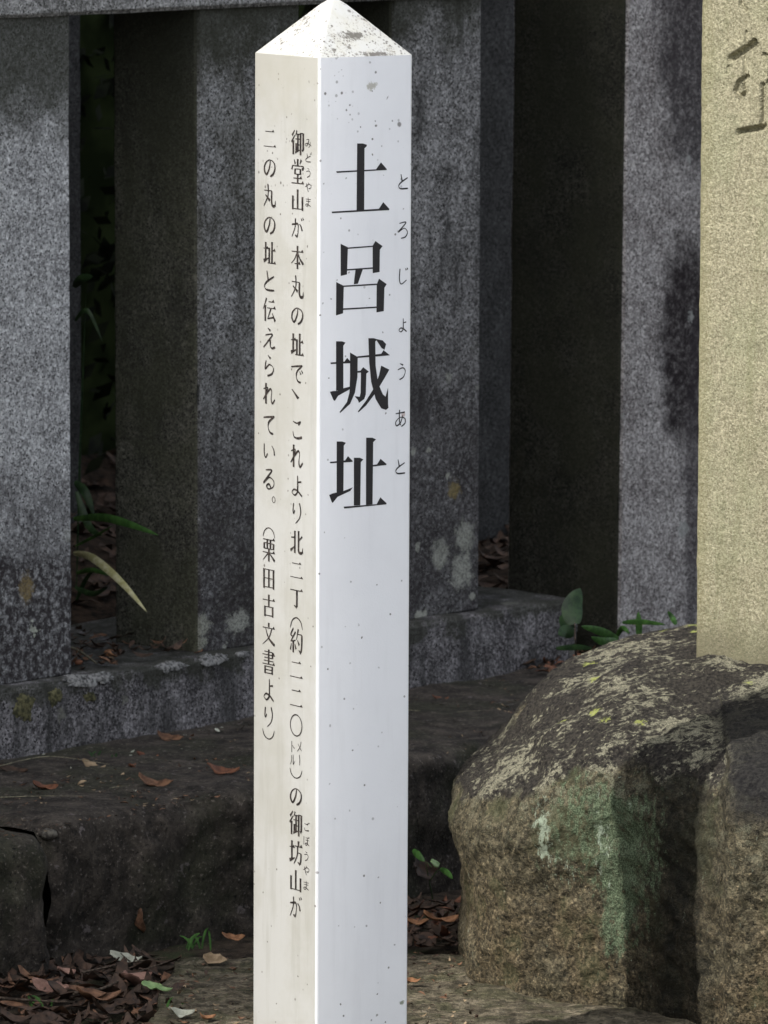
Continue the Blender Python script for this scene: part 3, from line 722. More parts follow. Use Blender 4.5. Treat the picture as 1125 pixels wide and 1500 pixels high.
# ------------------------------------------------------------------ lettering
m = NT('black_ink', 0.45, 0.4); INK = m.done(m.mix(m.rng(m.noise(300, 3, 0.7), 0.6, 0.75), (0.013, 0.012, 0.014), (0.05, 0.045, 0.045)))
m = NT('faded_ink', 0.6, 0.3); INK2 = m.done(m.mix(m.rng(m.noise(260, 3, 0.7), 0.45, 0.62), (0.018, 0.015, 0.015), (0.07, 0.058, 0.052)))
DOT = "c 2 5 76 4 83 15;c 2 5 88 0 95 11"
G = {
 '御': "c 3 6 27 3 7 24;c 3 6 28 22 3 50;v 17 42 97;c 5 2 44 3 33 24;n 38 64 17;n 32 65 36;v 51 17 80;v 38 52 82;n 51 63 58;c 6 2 30 88 65 78;n 70 92 13;v 91 12 78;c 6 2 91 82 81 76;v 71 12 98",
 '堂': "c 2 7 24 5 32 22;v 50 2 27;c 7 2 77 4 66 22;n 12 88 29;c 3 6 12 28 7 44;c 3 7 88 29 94 34 82 43;v 30 40 63;v 70 40 63;n 30 70 41;n 30 70 61;h 18 82 77;v 50 62 95;h 4 96 96",
 '山': "v 50 4 88;v 14 32 93;v 86 34 95;n 14 86 88",
 'が': "c 3 5 7 36 30 33 50 30 56 44 52 76 45 90 34 82;c 5 2 34 6 32 46 8 92;c 3 6 66 30 78 44 84 62;" + DOT,
 '本': "h 6 94 27;v 50 3 98;c 4 1 48 28 30 56 3 77;c 2 8 52 28 68 54 95 76;h 30 72 76",
 '丸': "c 6 2 36 4 38 50 4 94;n 8 66 31;c 7 7 66 31 65 74 74 90 90 90;c 6 1 92 92 95 68;c 3 8 18 48 52 70",
 'の': "c 3 6 54 16 48 50 26 84 9 62 18 32 50 14 84 28 90 55 76 80 54 92",
 '址': "v 20 6 79;h 4 42 33;c 10 2 4 86 44 72;v 48 28 91;v 69 3 92;h 69 96 40;h 36 99 93",
 'で': "c 3 6 6 24 30 20 90 13;c 5 5 86 15 52 40 44 64 56 88 78 92;c 2 5 70 40 78 54;c 2 5 84 34 91 48",
 '、': "c 3 12 10 0 60 60",
 'こ': "c 3 5 20 18 48 24 76 16 60 32;c 2 8 20 62 30 86 58 90 88 84",
 'れ': "v 25 5 95;c 3 4 6 32 38 24 24 52 4 78;c 2 5 6 76 40 42 60 28 70 40 65 72 74 90 94 72",
 'よ': "c 5 4 56 4 57 50 54 78 34 93 14 82 30 68 58 74 90 94;c 3 5 57 34 84 30",
 'り': "c 5 3 26 8 22 40 27 54 36 38;c 5 2 70 4 80 38 70 72 40 97",
 '北': "v 36 5 97;c 3 3 8 34 36 32;c 8 2 3 88 36 68;v 64 3 84;c 7 7 64 80 70 92 92 91;c 6 1 94 92 96 70;c 5 2 92 24 64 46",
 '二': "h 16 84 14;h 3 97 92",
 '一': "h 3 97 50",
 '丁': "h 3 97 12;v 53 12 88;c 7 2 53 90 32 82",
 '︵': "c 1 1 4 96 18 40 50 14 82 40 96 96",
 '︶': "c 1 1 4 4 18 60 50 86 82 60 96 4",
 '約': "c 5 3 28 2 8 28 24 34;c 5 2 44 15 8 54;c 2 3 8 54 44 48;v 26 52 97;c 2 6 12 62 5 88;c 2 7 38 62 47 82;c 6 2 64 3 50 46;n 58 90 23;c 7 6 91 23 90 66 86 90;c 8 2 86 94 68 84;c 2 7 58 46 72 64",
 '〇': "c 3 3 50 2 94 22 98 50 94 78 50 98 6 78 2 50 6 22 50 2",
 'メ': "c 5 2 76 5 60 50 8 92;c 3 5 24 28 84 80",
 'ト': "v 34 4 96;c 2 6 36 36 82 60",
 'ル': "c 5 2 32 12 30 60 6 92;c 5 6 58 6 60 88;c 5 1 60 88 94 52",
 'ー': "c 5 5 48 4 56 50 50 96",
 '坊': "v 20 6 78;h 3 42 32;c 9 2 3 86 44 72;v 70 3 24;h 42 99 25;c 6 2 64 26 60 62 36 96;n 62 88 50;c 6 6 89 50 88 76 82 94;c 7 2 82 95 64 86",
 'と': "c 3 6 30 6 40 46;c 4 5 86 28 32 54 12 74 28 91 88 91",
 '伝': "c 6 2 28 3 2 50;v 18 32 98;h 44 88 17;h 32 98 43;c 6 2 62 44 38 86;c 3 4 36 87 86 78;c 2 8 72 62 94 94",
 'え': "c 2 7 38 2 58 14;c 3 5 20 36 74 29 46 58 4 94;c 3 6 34 64 56 58 58 84 72 93 96 86",
 'ら': "c 2 7 40 2 60 16;c 4 5 26 26 18 66 50 44 82 58 72 84 36 97",
 'て': "c 3 6 6 22 30 18 92 11;c 5 6 88 13 52 36 42 62 56 88 82 93",
 'い': "c 4 4 12 16 13 64 24 86 38 64;c 2 6 70 22 86 42 92 70",
 'る': "c 4 5 24 10 72 7 44 36 8 70 50 42 86 56 82 82 46 95 32 82 50 72 64 88",
 '。': "c 4 4 30 20 52 32 58 50 52 72 30 84 10 72 4 50 10 32 30 20",
 '栗': "h 4 96 8;n 14 86 23;v 14 22 48;v 86 22 48;n 14 86 46;v 38 8 46;v 62 8 46;h 3 97 62;v 50 47 99;c 4 1 48 62 3 96;c 2 8 52 62 96 94",
 '田': "v 13 8 96;v 87 8 96;n 13 87 11;n 13 87 50;n 13 87 89;v 50 11 89",
 '古': "h 3 97 27;v 50 3 54;v 20 52 97;v 80 52 97;n 20 80 55;n 20 80 91",
 '文': "v 50 1 21;h 3 97 24;c 5 1 74 25 52 64 2 98;c 2 9 26 25 50 66 97 95",
 '書': "v 50 1 60;n 16 80 11;v 80 10 36;h 2 98 23;n 16 80 35;n 12 88 47;h 2 98 60;v 22 67 99;v 78 67 99;n 22 78 69;n 22 78 82;n 22 78 95",
 'み': "c 3 5 20 14 58 12 34 70 10 78 12 54 50 52 92 74;c 4 2 78 34 74 70 52 96",
 'う': "c 2 6 36 4 62 14;c 3 4 18 40 60 30 80 50 64 84 32 98",
 'や': "c 3 5 6 52 58 20 92 34 82 60 56 62;c 3 5 50 2 62 16;c 5 4 24 14 52 97",
 'ま': "n 12 88 20;n 16 84 42;c 5 4 50 2 50 76 30 94 12 82 38 70 90 94",
 'ほ': "c 5 3 14 6 12 92;n 40 92 16;n 38 94 40;c 5 4 66 16 66 76 46 94 32 80 58 70 94 94",
 'ろ': "c 3 4 22 10 76 7 14 60 60 40 88 62 72 90 36 98",
 'じ': "c 5 3 32 4 28 68 44 94 86 72;" + DOT,
 'あ': "c 3 5 12 24 86 18;c 5 4 44 3 42 60 52 90;c 4 4 70 34 52 74 20 92 12 70 48 46 86 54 88 80 58 98",
}
G['ど'] = G['と'] + ";" + DOT; G['ご'] = G['こ'] + ";" + DOT; G['ぼ'] = G['ほ'] + ";" + DOT
def crv(pts, k=7):
    if len(pts) == 2: return [pts[0], ((pts[0][0] + pts[1][0]) / 2, (pts[0][1] + pts[1][1]) / 2), pts[1]]
    out = []
    for i in range(len(pts) - 1):
        a = Vector(pts[max(0, i - 1)]); b = Vector(pts[i]); c_ = Vector(pts[i + 1]); d = Vector(pts[min(len(pts) - 1, i + 2)])
        for t in range(k): out.append(tuple(cr(a, b, c_, d, t / k)))
    out.append(pts[-1]); return out
def strokes(ch, tv=8.0, th=3.4, cw=1.6):
    """polygons (0..100 box, y down) of one brush-serif character"""
    P = []
    for s_ in G[ch].split(';'):
        a = s_.split(); k = a[0]; v = [float(x) for x in a[1:]]
        if k in 'hn':
            x0, x1, y = v; P.append([(x0, y - th / 2), (x1, y - th / 2), (x1, y + th / 2), (x0, y + th / 2)])
            if k == 'h': P.append([(x1 - 20, y), (x1 - 7, y - 11), (x1 + 2, y + th / 2)])
        elif k == 'v':
            x, y0, y1 = v; P.append([(x - tv / 2, y0), (x + tv / 2 + 2.5, y0 + 1), (x + tv / 2, y0 + 5), (x + tv / 2, y1), (x - tv / 2, y1 - 1)])
        else:
            w0, w1 = v[0] * cw + .8, v[1] * cw + .8; pts = [(v[i], v[i + 1]) for i in range(2, len(v), 2)]
            c_ = [(50 + (44 if ch == '〇' else 20) * math.cos(2 * math.pi * k_ / 32) - (20 if ch == '。' else 0), 50 + (47 if ch == '〇' else 34) * math.sin(2 * math.pi * k_ / 32)) for k_ in range(33)] if ch in '〇。' else crv(pts); n_ = len(c_) - 1; Lp = []; Rp = []
            for i, p in enumerate(c_):
                a_ = Vector(c_[max(0, i - 1)]); b = Vector(c_[min(n_, i + 1)]); d = (b - a_)
                d = d.normalized() if d.length > 1e-6 else Vector((1, 0)); nn = Vector((-d.y, d.x))
                f = i / n_
                wd = (w0 + (w1 - w0) * f) if len(pts) < 5 or ch in '〇。' else 4.2 + (max(w0, w1) - 3.6) * abs(math.sin(math.pi * (f * 1.6 + 0.1)))
                if ch in '︵︶': wd = 2.5 + 7 * math.sin(math.pi * f)
                if len(pts) > 2 and i in (0, n_) and ch not in '〇。': wd *= 0.6
                Lp.append(tuple(Vector(p) + nn * wd / 2)); Rp.append(tuple(Vector(p) - nn * wd / 2))
            for i in range(n_): P.append([Lp[i], Lp[i + 1], Rp[i + 1], Rp[i]])
    return P
class Ink:
    def __init__(s): s.V = []; s.F = []; s.k = 0
    def add(s, pts):
        off = 0.00025 + (s.k % 40) * 0.000006; s.k += 1
        i0 = len(s.V)
        for p, nrm in pts: s.V.append(p + nrm * off)
        s.F.append(tuple(range(i0, i0 + len(pts))))
    def build(s, name, mat, label=None):
        o = mesh(name, s.V, s.F, mat, post, False)
        if label: o['label'] = label
        return o
def lpt(u, z): p = PC + LD * (PW - u); return (Vector((p.x, p.y, z)), LN)
def rpt(u, z): p = PC + RD * u; return (Vector((p.x, p.y, z)), RN_)
ZL = lambda py, u: at(400, py, (PC + LD * (PW - u)).y).z
ZR = lambda py, u: at(530, py, (PC + RD * u).y).z
def put(ink, pt, Zf, ch, u0, u1, y0, y1, tv=8.0, th=3.4):
    um = (u0 + u1) / 2; za, zb_ = Zf(y0, um), Zf(y1, um)
    for poly in strokes(ch, tv, th):
        ink.add([pt(u0 + (u1 - u0) * x / 100, za + (zb_ - za) * y / 100) for x, y in poly])
col1 = [('御',190,228),('堂',232,270),('山',276,310),('が',318,350),('本',359,395),('丸',402,438),('の',447,477),('址',487,522),('で',531,562),('、',571,592),
        ('こ',612,645),('れ',650,687),('よ',695,728),('り',735,768),('北',776,812),('二',822,848),('丁',861,893),('︵',902,922),('約',920,958),('二',967,994),('二',1008,1036),('〇',1046,1079),
        ('︶',1126,1142),('の',1151,1181),('御',1188,1225),('坊',1230,1267),('山',1273,1307),('が',1312,1346)]
ink = Ink()
for ch, a, b in col1: put(ink, lpt, ZL, ch, 0.0715, 0.0965, a, b, 12.5, 4.0)
for ch, u, a, b in [('メ', .0905, 1085, 1103), ('ー', .0905, 1105, 1122), ('ト', .0775, 1085, 1103), ('ル', .0775, 1104, 1122)]:
    put(ink, lpt, ZL, ch, u - .0055, u + .0055, a, b, 9, 5)
ink.build('inscription_line', INK2, 'longer right hand line of small black text on the cream side face')
ink = Ink()
for ch, a, b in [('二',189,217),('の',230,261),('丸',268,305),('の',314,345),('址',353,388),('と',395,428),('伝',436,472),('え',480,512),('ら',520,552),('れ',560,594),('て',606,637),('い',646,675),
                 ('る',686,718),('。',724,741),('︵',771,788),('栗',788,823),('田',831,864),('古',870,905),('文',912,946),('書',951,988),('よ',993,1028),('り',1034,1066),('︶',1068,1085)]:
    if ch == '。': put(ink, lpt, ZL, ch, 0.036, 0.050, a + 2, b - 2, 9, 4)
    else: put(ink, lpt, ZL, ch, 0.0190, 0.0435, a, b, 12.5, 4.0)
ink.build('inscription_line', INK2, 'shorter left hand line of small black text on the cream side face')
ink = Ink()
for ch, y in [('み',204),('ど',225),('う',247),('や',268),('ま',290),('ご',1205),('ぼ',1226),('う',1248),('や',1269),('ま',1291)]:
    ink = Ink(); put(ink, lpt, ZL, ch, 0.0975, 0.1100, y - 1, y + 13, 11, 6); ink.build('tiny_phonetic_character', INK2)
for ch, y0, y1 in [('と',254,277),('ろ',325,348),('じ',393,416),('よ',466,486),('う',532,555),('あ',600,624),('と',672,694)]:
    xl = {254: 580, 325: 579, 393: 578, 466: 580, 532: 577, 600: 575, 672: 575}[y0]
    u0 = rface(xl - 1, y0)[0]; u1 = rface(xl - 1 + (18 if y0 != 466 else 15), y0)[0]
    ink = Ink(); put(ink, rpt, ZR, ch, u0, u1, y0 - 1, y1 + 1, 11, 7.5); ink.build('small_phonetic_character', INK)
def traced(name, polys, oy, label):
    ink = Ink()
    for poly in polys:
        q = []
        for i in range(0, len(poly), 2):
            u, z_ = rface(360 + poly[i] / 4.285, oy + poly[i + 1] / 4.285); q.append(rpt(u, z_))
        ink.add(q[::-1])
    ink.build(name, INK, label)
traced('large_character', [[687,900,722,900,748,908,746,918,733,930,730,1320,683,1322], [556,1075,805,1062,836,1018,872,1060,872,1066,560,1085], [527,1328,822,1310,850,1268,888,1310,886,1318,530,1338]], 0, 'topmost large black character')
traced('large_character', [[583,116,628,138,622,308,583,318],[625,139,785,127,785,135,625,148],[783,128,800,98,845,130,828,152,826,292,783,300],[622,275,783,263,783,272,622,284],[675,280,722,272,690,366,664,370],
  [555,356,602,380,597,552,553,566],[600,378,808,365,808,374,600,387],[808,370,822,334,870,368,856,392,852,538,806,546],[597,521,808,509,808,518,597,531]], 330, 'second large black character')
traced('large_character', [[553,728,590,728,612,736,598,756,598,1030,553,1040],[518,861,605,855,622,832,645,858,645,865,520,871],[514,1045,535,1040,560,1040,600,1022,640,1012,636,1030,565,1070,545,1102,537,1098],
  [640,798,688,826,686,950,670,1050,640,1120,578,1178,574,1172,620,1110,636,1050,640,950],[686,822,835,806,850,783,890,815,860,818,688,832],
  [686,914,705,912,722,890,757,918,742,930,738,1060,728,1090,695,1114,688,1095,668,1072,700,1076,706,1050,708,924,686,925],
  [755,708,790,708,812,716,798,728,800,880,815,990,845,1060,862,1075,878,1018,878,1120,880,1145,865,1158,835,1148,800,1090,772,980,760,860],
  [835,880,886,905,855,960,800,1050,740,1130,692,1174,688,1168,740,1100,790,1020,822,940],[800,712,845,722,866,745,856,780,838,770]], 330, 'third large black character')
traced('large_character', [[556,114,590,114,613,122,600,140,597,425,555,438],[513,242,608,233,626,206,655,236,654,242,515,251],[508,450,530,440,600,424,655,402,640,424,560,462,530,500,524,494],
  [663,216,700,216,722,226,706,244,702,514,662,516],[740,90,778,90,802,100,784,118,779,508,738,512],[780,261,808,257,830,222,867,254,866,261,782,271],[598,523,805,507,828,464,867,500,866,508,602,535]], 620, 'lowest large black character')
post.rotation_euler = (0, R(0.13), 0)

# ------------------------------------------------------------------ leaves and plants
def leafmat(name, c0, c1, rough=0.7, tr=0.0):
    m = NT(name, rough, 0.3)
    c = m.mix(m.rng(m.noise(90, 4, 0.65), 0.35, 0.65), c0, c1)
    m.bump(m.noise(140, 3, 0.6), 0.4, 0.001)
    return m.done(c)
LB = [leafmat('dry_leaf_brown', (0.075, 0.038, 0.022), (0.20, 0.105, 0.060)), leafmat('dry_leaf_red', (0.085, 0.034, 0.020), (0.20, 0.085, 0.045)),
      leafmat('dry_leaf_tan', (0.17, 0.12, 0.07), (0.36, 0.27, 0.17)), leafmat('dry_leaf_dark', (0.028, 0.018, 0.012), (0.070, 0.042, 0.028)),
      leafmat('dry_leaf_pale', (0.26, 0.27, 0.22), (0.42, 0.43, 0.36)), leafmat('dry_leaf_pink', (0.16, 0.085, 0.065), (0.30, 0.18, 0.14)),
      leafmat('leaf_green', (0.030, 0.085, 0.018), (0.070, 0.17, 0.038), 0.5), leafmat('leaf_lime', (0.16, 0.26, 0.10), (0.28, 0.40, 0.18), 0.5),
      leafmat('leaf_dark_green', (0.012, 0.032, 0.012), (0.030, 0.065, 0.022), 0.5), leafmat('dry_leaf_orange', (0.15, 0.070, 0.032), (0.30, 0.15, 0.075)),
      leafmat('leaf_blade_straw', (0.36, 0.34, 0.14), (0.58, 0.55, 0.34), 0.6), leafmat('leaf_mould', (0.022, 0.016, 0.013), (0.085, 0.052, 0.036))]
random.seed(11)
def leaf_geo(L, Wd, curl, fold, wav, rnd, rows=9, cols=5):
    V = []; F = []
    sd_ = rnd.random() * 50
    for i in range(rows):
        f = i / (rows - 1); wd = Wd * 0.5 * (math.sin(math.pi * min(1, f * 0.96 + 0.04)) ** 0.75) * (1 - 0.25 * f)
        for j in range(cols):
            g_ = (j / (cols - 1)) * 2 - 1
            y = g_ * wd * (1 + 0.5 * noise.noise(Vector((f * 7, g_, sd_))) * abs(g_)) + wd * 0.35 * noise.noise(Vector((f * 2.2, 7, sd_)))
            x = L * (f - 0.5)
            z = curl * (f - 0.5) ** 2 * L * 4 * 0.5 + fold * abs(g_) ** 1.4 * wd + wav * L * noise.noise(Vector((f * 3 + sd_, g_ * 1.5, sd_)))
            V.append(Vector((x, y, z)))
    for i in range(rows - 1):
        for j in range(cols - 1):
            a = i * cols + j; F.append((a, a + 1, a + cols + 1, a + cols))
    return V, F
def place_leaf(name, p, L, Wd, rz, tilt=(0.1, 0.1), curl=0.5, fold=0.3, mat=None, label=None, seed=1, lift=None, group=None, cat='leaf'):
    rnd = random.Random(seed); V, F = leaf_geo(L, Wd, curl, fold, 0.11, rnd)
    rot = Euler((tilt[0], tilt[1], rz)).to_matrix(); V = [rot @ v for v in V]
    mz = min(v.z for v in V); p = Vector(p); p.z += 0.001 - mz * (1 if lift is None else 0) + (lift or 0)
    o = mesh(name, V, F, mat); o.location = p
    o.modifiers.new('solid', 'SOLIDIFY').thickness = 0.0005
    return tag(o, label, cat, group)
# singly visible fallen leaves: (px, py, surface z, length, width, heading deg, mat, tilt, label)
FL = [
 (228, 1154, LZ, .040, .016, -12, 0, (.25, .1), 'curled reddish brown leaf, largest lying on the stone ledge left of the white post'),
 (325, 1134, LZ, .038, .013, 12, 1, (.3, .15), 'narrow rolled brown leaf on the ledge close to the left side of the white post'),
 (250, 1087, LZ, .032, .013, -15, 0, (.4, .1), 'tan brown leaf resting against the foot of the fence kerb'),
 (137, 1128, LZ, .030, .014, -25, 2, (.2, .2), 'yellowish folded leaf on the ledge below the grass stalks'),
 (66, 1157, LZ, .028, .014, 5, 1, (.2, .1), 'small red brown leaf at the left end of the ledge'),
 (194, 1127, LZ, .022, .012, 80, 1, (.3, .1), 'small upright red leaf between two larger leaves on the ledge'),
 (20, 1135, LZ, .034, .016, -15, 3, (.3, .1), 'dark curled leaf on the ledge at the left border'),
 (216, 1112, LZ, .026, .010, -18, 1, (.2, .1), 'thin rust coloured leaf on the ledge just below the kerb leaf'),
 (645, 1026, LZ, .020, .009, -10, 1, (.3, .1), 'small dark red leaf on the ledge right of the white post'),
 (75, 1452, 0.012, .042, .020, -22, 5, (.35, .1), 'pinkish brown pointed leaf on the litter at lower left'),
 (185, 1411, 0.012, .036, .012, -12, 4, (.5, .1), 'pale grey green curled leaf lying in front of the ledge'),
 (96, 1430, 0.012, .024, .018, 40, 5, (.2, .2), 'small dusky pink leaf above the pointed one'),
 (198, 1445, 0.014, .050, .032, 60, 5, (.3, .2), 'broad crumpled dusky pink leaf near the bottom of the litter'),
 (140, 1468, 0.014, .050, .026, 20, 0, (.2, .2), 'broad mid brown leaf in the litter at the bottom edge'),
 (315, 1411, 0.022, .026, .018, -8, 2, (.5, .1), 'light tan triangular leaf on the mossy slab left of the white post'),
 (340, 1378, 0.02, .026, .013, 10, 9, (.4, .2), 'orange brown leaf at the foot of the ledge beside the white post'),
 (263, 1490, 0.022, .030, .014, 25, 4, (.3, .2), 'curled cream leaf at the bottom edge of the slab'),
 (302, 1494, 0.022, .024, .010, 50, 9, (.3, .2), 'small orange leaf at the bottom edge near the white post'),
 (222, 1450, 0.02, .022, .018, 0, 7, (.2, .1), 'lime green fresh leaf on the litter'),
 (240, 1454, 0.02, .018, .014, 10, 7, (.1, .1), 'smaller lime green leaf right of the other green one'),
 (205, 1372, 0.02, .034, .010, 80, 0, (.1, 1.1), 'upright brown leaf leaning on the ledge face'),
 (602, 1441, 0.022, .020, .009, 20, 9, (.3, .1), 'small orange leaf on the slab touching the right side of the white post'),
 (612, 1292, 0.03, .050, .026, 60, 11, (1.1, .2), 'broad brown leaf leaning on the ledge right of the white post'),
 (790, 968, LZ, .034, .018, 20, 2, (.5, .3), 'tan curled leaf by the end of the kerb'),
 (645, 1352, 0.016, .040, .012, 5, 9, (.2, .1), 'bright orange split leaf on the litter between white post and boulder'),
 (608, 1355, 0.016, .030, .012, -10, 9, (.2, .1), 'orange leaf fragment touching the right side of the white post'),
]
for i, (px, py, z, L, Wd, hd, mt, tl, lab) in enumerate(FL):
    place_leaf('fallen_leaf', on_z(px, py, z), L * 1.1, Wd * 1.3, R(hd), tl, 0.45, 0.35, LB[mt], lab, seed=100 + i, group='fallen leaves')

def litter(name, spots_fn, count, seed, mats, sizes, kind='stuff'):
    rnd = random.Random(seed); V = []; F = []; mi = []
    for k in range(count):
        p = spots_fn(rnd); L = rnd.uniform(*sizes); v, f = leaf_geo(L, L * rnd.uniform(.25, .55), rnd.uniform(-.3, .8), rnd.uniform(.05, .6), .09, rnd, 5, 3)
        rot = Euler((rnd.uniform(-.5, .5), rnd.uniform(-.4, .4), rnd.uniform(0, 6.28))).to_matrix()
        v = [rot @ x for x in v]; mz = min(x.z for x in v); o = len(V)
        V += [x + p - Vector((0, 0, mz * 0.6)) for x in v]; F += [tuple(a + o for a in q) for q in f]
        mi += [rnd.choice(range(len(mats)))] * len(f)
    return tag(mesh(name, V, F, mats, None, True, mi), kind=kind)
def sp_ground(r):
    while True:
        px = r.uniform(-120, 262); py = r.uniform(1398, 1560)
        if py > 1400 + 0.3 * max(0, px - 225): break
    return on_z(px, py, 0.004 + r.random() * 0.010)
litter('leaf_litter', sp_ground, 700, 3, [LB[3], LB[11], LB[3], LB[3], LB[0], LB[11], LB[11]], (.012, .048))
litter('bank_litter', lambda r: (lambda t, q: fp(t, q, bank_z(t, q) + 0.004))(r.uniform(-.9, 1.6), -r.uniform(.12, 2.2)), 2600, 4, [LB[3], LB[11], LB[3], LB[3], LB[11]], (.025, .06))
litter('gap_litter', lambda r: (lambda px: on_z(px, r.uniform(1318, 1388), 0.006 + r.random() * .008))(r.uniform(585, 690)), 170, 5, [LB[3], LB[11], LB[1], LB[3], LB[3], LB[11]], (.010, .034))
def sp_ledge(r):
    px = r.uniform(-60, 360) ** 1.0; t = px
    base = 1112 - 0.178 * px
    return on_z(px, base + abs(r.gauss(0, 1)) * 34 + 4, LZ + 0.002)
litter('ledge_crumbs', sp_ledge, 130, 6, [LB[3], LB[3], LB[0], LB[2], LB[4]], (.004, .013))
litter('ledge_grit', lambda r: on_z(r.uniform(-40, 760), 0, LZ) if False else (lambda px: on_z(px, 1112 - 0.178 * px + r.random() * (118 if px < 400 else 110), LZ + .001))(r.uniform(-40, 760)), 1300, 16, [LB[3], LB[11], LB[2], LB[0], LB[11], LB[0]], (.003, .009))
litter('slab_grit', lambda r: (lambda p: p)(on_z(r.uniform(262, 700), r.uniform(1395, 1520), .022)), 500, 17, [LB[3], LB[11], LB[2], LB[0], LB[11]], (.003, .011))
litter('kerb_crumbs', lambda r: fp(tA1 + r.random() ** 1.0 * (-tA1), -r.uniform(-.01, .2), KZ + .001 + r.random() * .012), 110, 7, [LB[11], LB[3], LB[3], LB[0]], (.008, .030))
litter('boulder_side_litter', lambda r: on_z(r.uniform(775, 870), r.uniform(955, 985), LZ + .003 + r.random() * .01), 60, 8, [LB[0], LB[1], LB[3]], (.012, .03))

def tube(pts, r, mat, name, parent=None, taper=True, sides=6):
    V = []; F = []; n_ = len(pts)
    for i, p in enumerate(pts):
        d = (pts[min(n_ - 1, i + 1)] - pts[max(0, i - 1)]).normalized(); a = d.cross(Vector((0.3, 0.2, 1))).normalized(); b = d.cross(a)
        rr = r * (1 - 0.7 * i / (n_ - 1)) if taper else r
        for k in range(sides): V.append(p + (a * math.cos(k * 2 * math.pi / sides) + b * math.sin(k * 2 * math.pi / sides)) * rr)
    for i in range(n_ - 1):
        for k in range(sides): F.append((i * sides + k, i * sides + (k + 1) % sides, (i + 1) * sides + (k + 1) % sides, (i + 1) * sides + k))
    return mesh(name, V, F, mat, parent)
def smooth3(pts, k=6):
    out = []
    for i in range(len(pts) - 1):
        a, b, c_, d = pts[max(0, i - 1)], pts[i], pts[i + 1], pts[min(len(pts) - 1, i + 2)]
        for t in range(k): out.append(cr(a, b, c_, d, t / k))
    out.append(pts[-1]); return out
m = NT('twig_bark', 0.9, 0.2); TWIG = m.done(m.mix(m.rng(m.noise(200, 3, 0.6), 0.4, 0.6), (0.035, 0.026, 0.02), (0.11, 0.085, 0.065)))
m = NT('dry_straw', 0.8, 0.2); STRAW = m.done(m.mix(m.rng(m.noise(200, 3, 0.6), 0.4, 0.6), (0.10, 0.095, 0.07), (0.24, 0.22, 0.15)))
TW = [([(108, 1455), (150, 1448), (200, 1425), (248, 1408)], .0022, 0.024, TWIG, 'long dark twig lying across the litter at lower left'),
      ([(0, 1462), (60, 1466), (110, 1468)], .0020, 0.02, TWIG, 'short dark twig at the left border of the litter'),
      ([(120, 1425), (180, 1412), (245, 1402)], .0016, 0.02, TWIG, 'thin twig parallel to the ledge foot'),
      ([(0, 1122), (70, 1108), (150, 1118), (160, 1120)], .0007, LZ + .012, STRAW, 'pale dry grass stalk on the ledge below the kerb'),
      ([(0, 1168), (60, 1166), (125, 1166)], .0007, LZ + .004, STRAW, 'dry stalk lying along the ledge at the left border'),
      ([(160, 1155), (175, 1152), (190, 1151)], .0009, LZ + .004, STRAW, 'short pale straw beside the largest ledge leaf'),
      ([(598, 1040), (650, 1043), (720, 1040)], .0006, LZ + .004, STRAW, 'thin straw on the ledge right of the white post'),
      ([(100, 948), (118, 955), (142, 972)], .0030, KZ + .010, STRAW, 'thick pale stick on the kerb in the gap beside the left pillar'),
      ([(600, 1372), (640, 1386), (668, 1378)], .0016, 0.012, TWIG, 'dark twig on the ground between white post and boulder')]
for pts, r, z, mt, lab in TW:
    o = tube(smooth3([on_z(x, y, z) for x, y in pts]), r, mt, 'twig' if mt is TWIG else 'dry_stalk'); tag(o, lab, 'twig' if mt is TWIG else 'stalk')

def blade(parent, pts, wd, mat, name='blade', side=None):
    """a grass blade ribbon along 3D points, folded on its midrib"""
    P_ = smooth3(pts, 6); n_ = len(P_); V = []; F = []
    sd_ = side or Vector((0, 0, 1))
    for i, p in enumerate(P_):
        f = i / (n_ - 1); w_ = wd * 0.5 * max(0.04, math.sin(math.pi * (0.12 + 0.88 * f)) ** 0.8)
        d = (P_[min(n_ - 1, i + 1)] - P_[max(0, i - 1)]).normalized(); vw = Vector((0, -1, 0.1))
        s_ = d.cross(vw); s_ = s_.normalized() if s_.length > 1e-4 else Vector((1, 0, 0))
        s_ = (s_ + sd_ * 0).normalized()
        nn = s_.cross(d)
        V += [p - s_ * w_, p + nn * w_ * 0.35, p + s_ * w_]
    for i in range(n_ - 1):
        a = 3 * i; F += [(a, a + 1, a + 4, a + 3), (a + 1, a + 2, a + 5, a + 4)]
    return mesh(name, V, F, mat, parent)
def plant(name, loc, label, cat, blades, group=None):
    e = empty(name, loc, label, cat, group)
    for pts, wd, mt in blades: blade(e, [at(*p) for p in pts], wd, LB[mt])
    return e
# bamboo-grass clump in the gap beside the left pillar
plant('grass_clump', at(112, 900, 8.25), 'dark green grass with one pale drooping blade growing beside the left pillar', 'grass plant', [
    ([(108, 760, 8.10), (150, 758, 8.02), (190, 768, 7.95), (232, 784, 7.9)], .011, 6),
    ([(110, 706, 8.15), (125, 722, 8.1), (138, 755, 8.08)], .012, 8),
    ([(108, 810, 8.05), (135, 817, 7.95), (175, 850, 7.88), (215, 896, 7.84)], .0105, 10),
    ([(110, 800, 8.15), (140, 785, 8.1), (165, 770, 8.05)], .004, 6),
    ([(112, 720, 8.2), (130, 770, 8.15), (150, 785, 8.1)], .010, 8),
    ([(112, 840, 8.2), (135, 835, 8.15), (160, 843, 8.1)], .007, 6),
    ([(112, 880, 8.2), (125, 850, 8.18), (140, 830, 8.15)], .006, 8),
    ([(110, 860, 8.2), (135, 870, 8.16), (158, 860, 8.12)], .008, 8),
    ([(108, 420, 8.25), (120, 408, 8.22), (136, 405, 8.2)], .012, 8),
    ([(112, 860, 8.3), (118, 640, 8.28), (126, 430, 8.24)], .003, 8),
    ([(110, 470, 8.25), (128, 455, 8.22), (150, 500, 8.2)], .006, 8)])
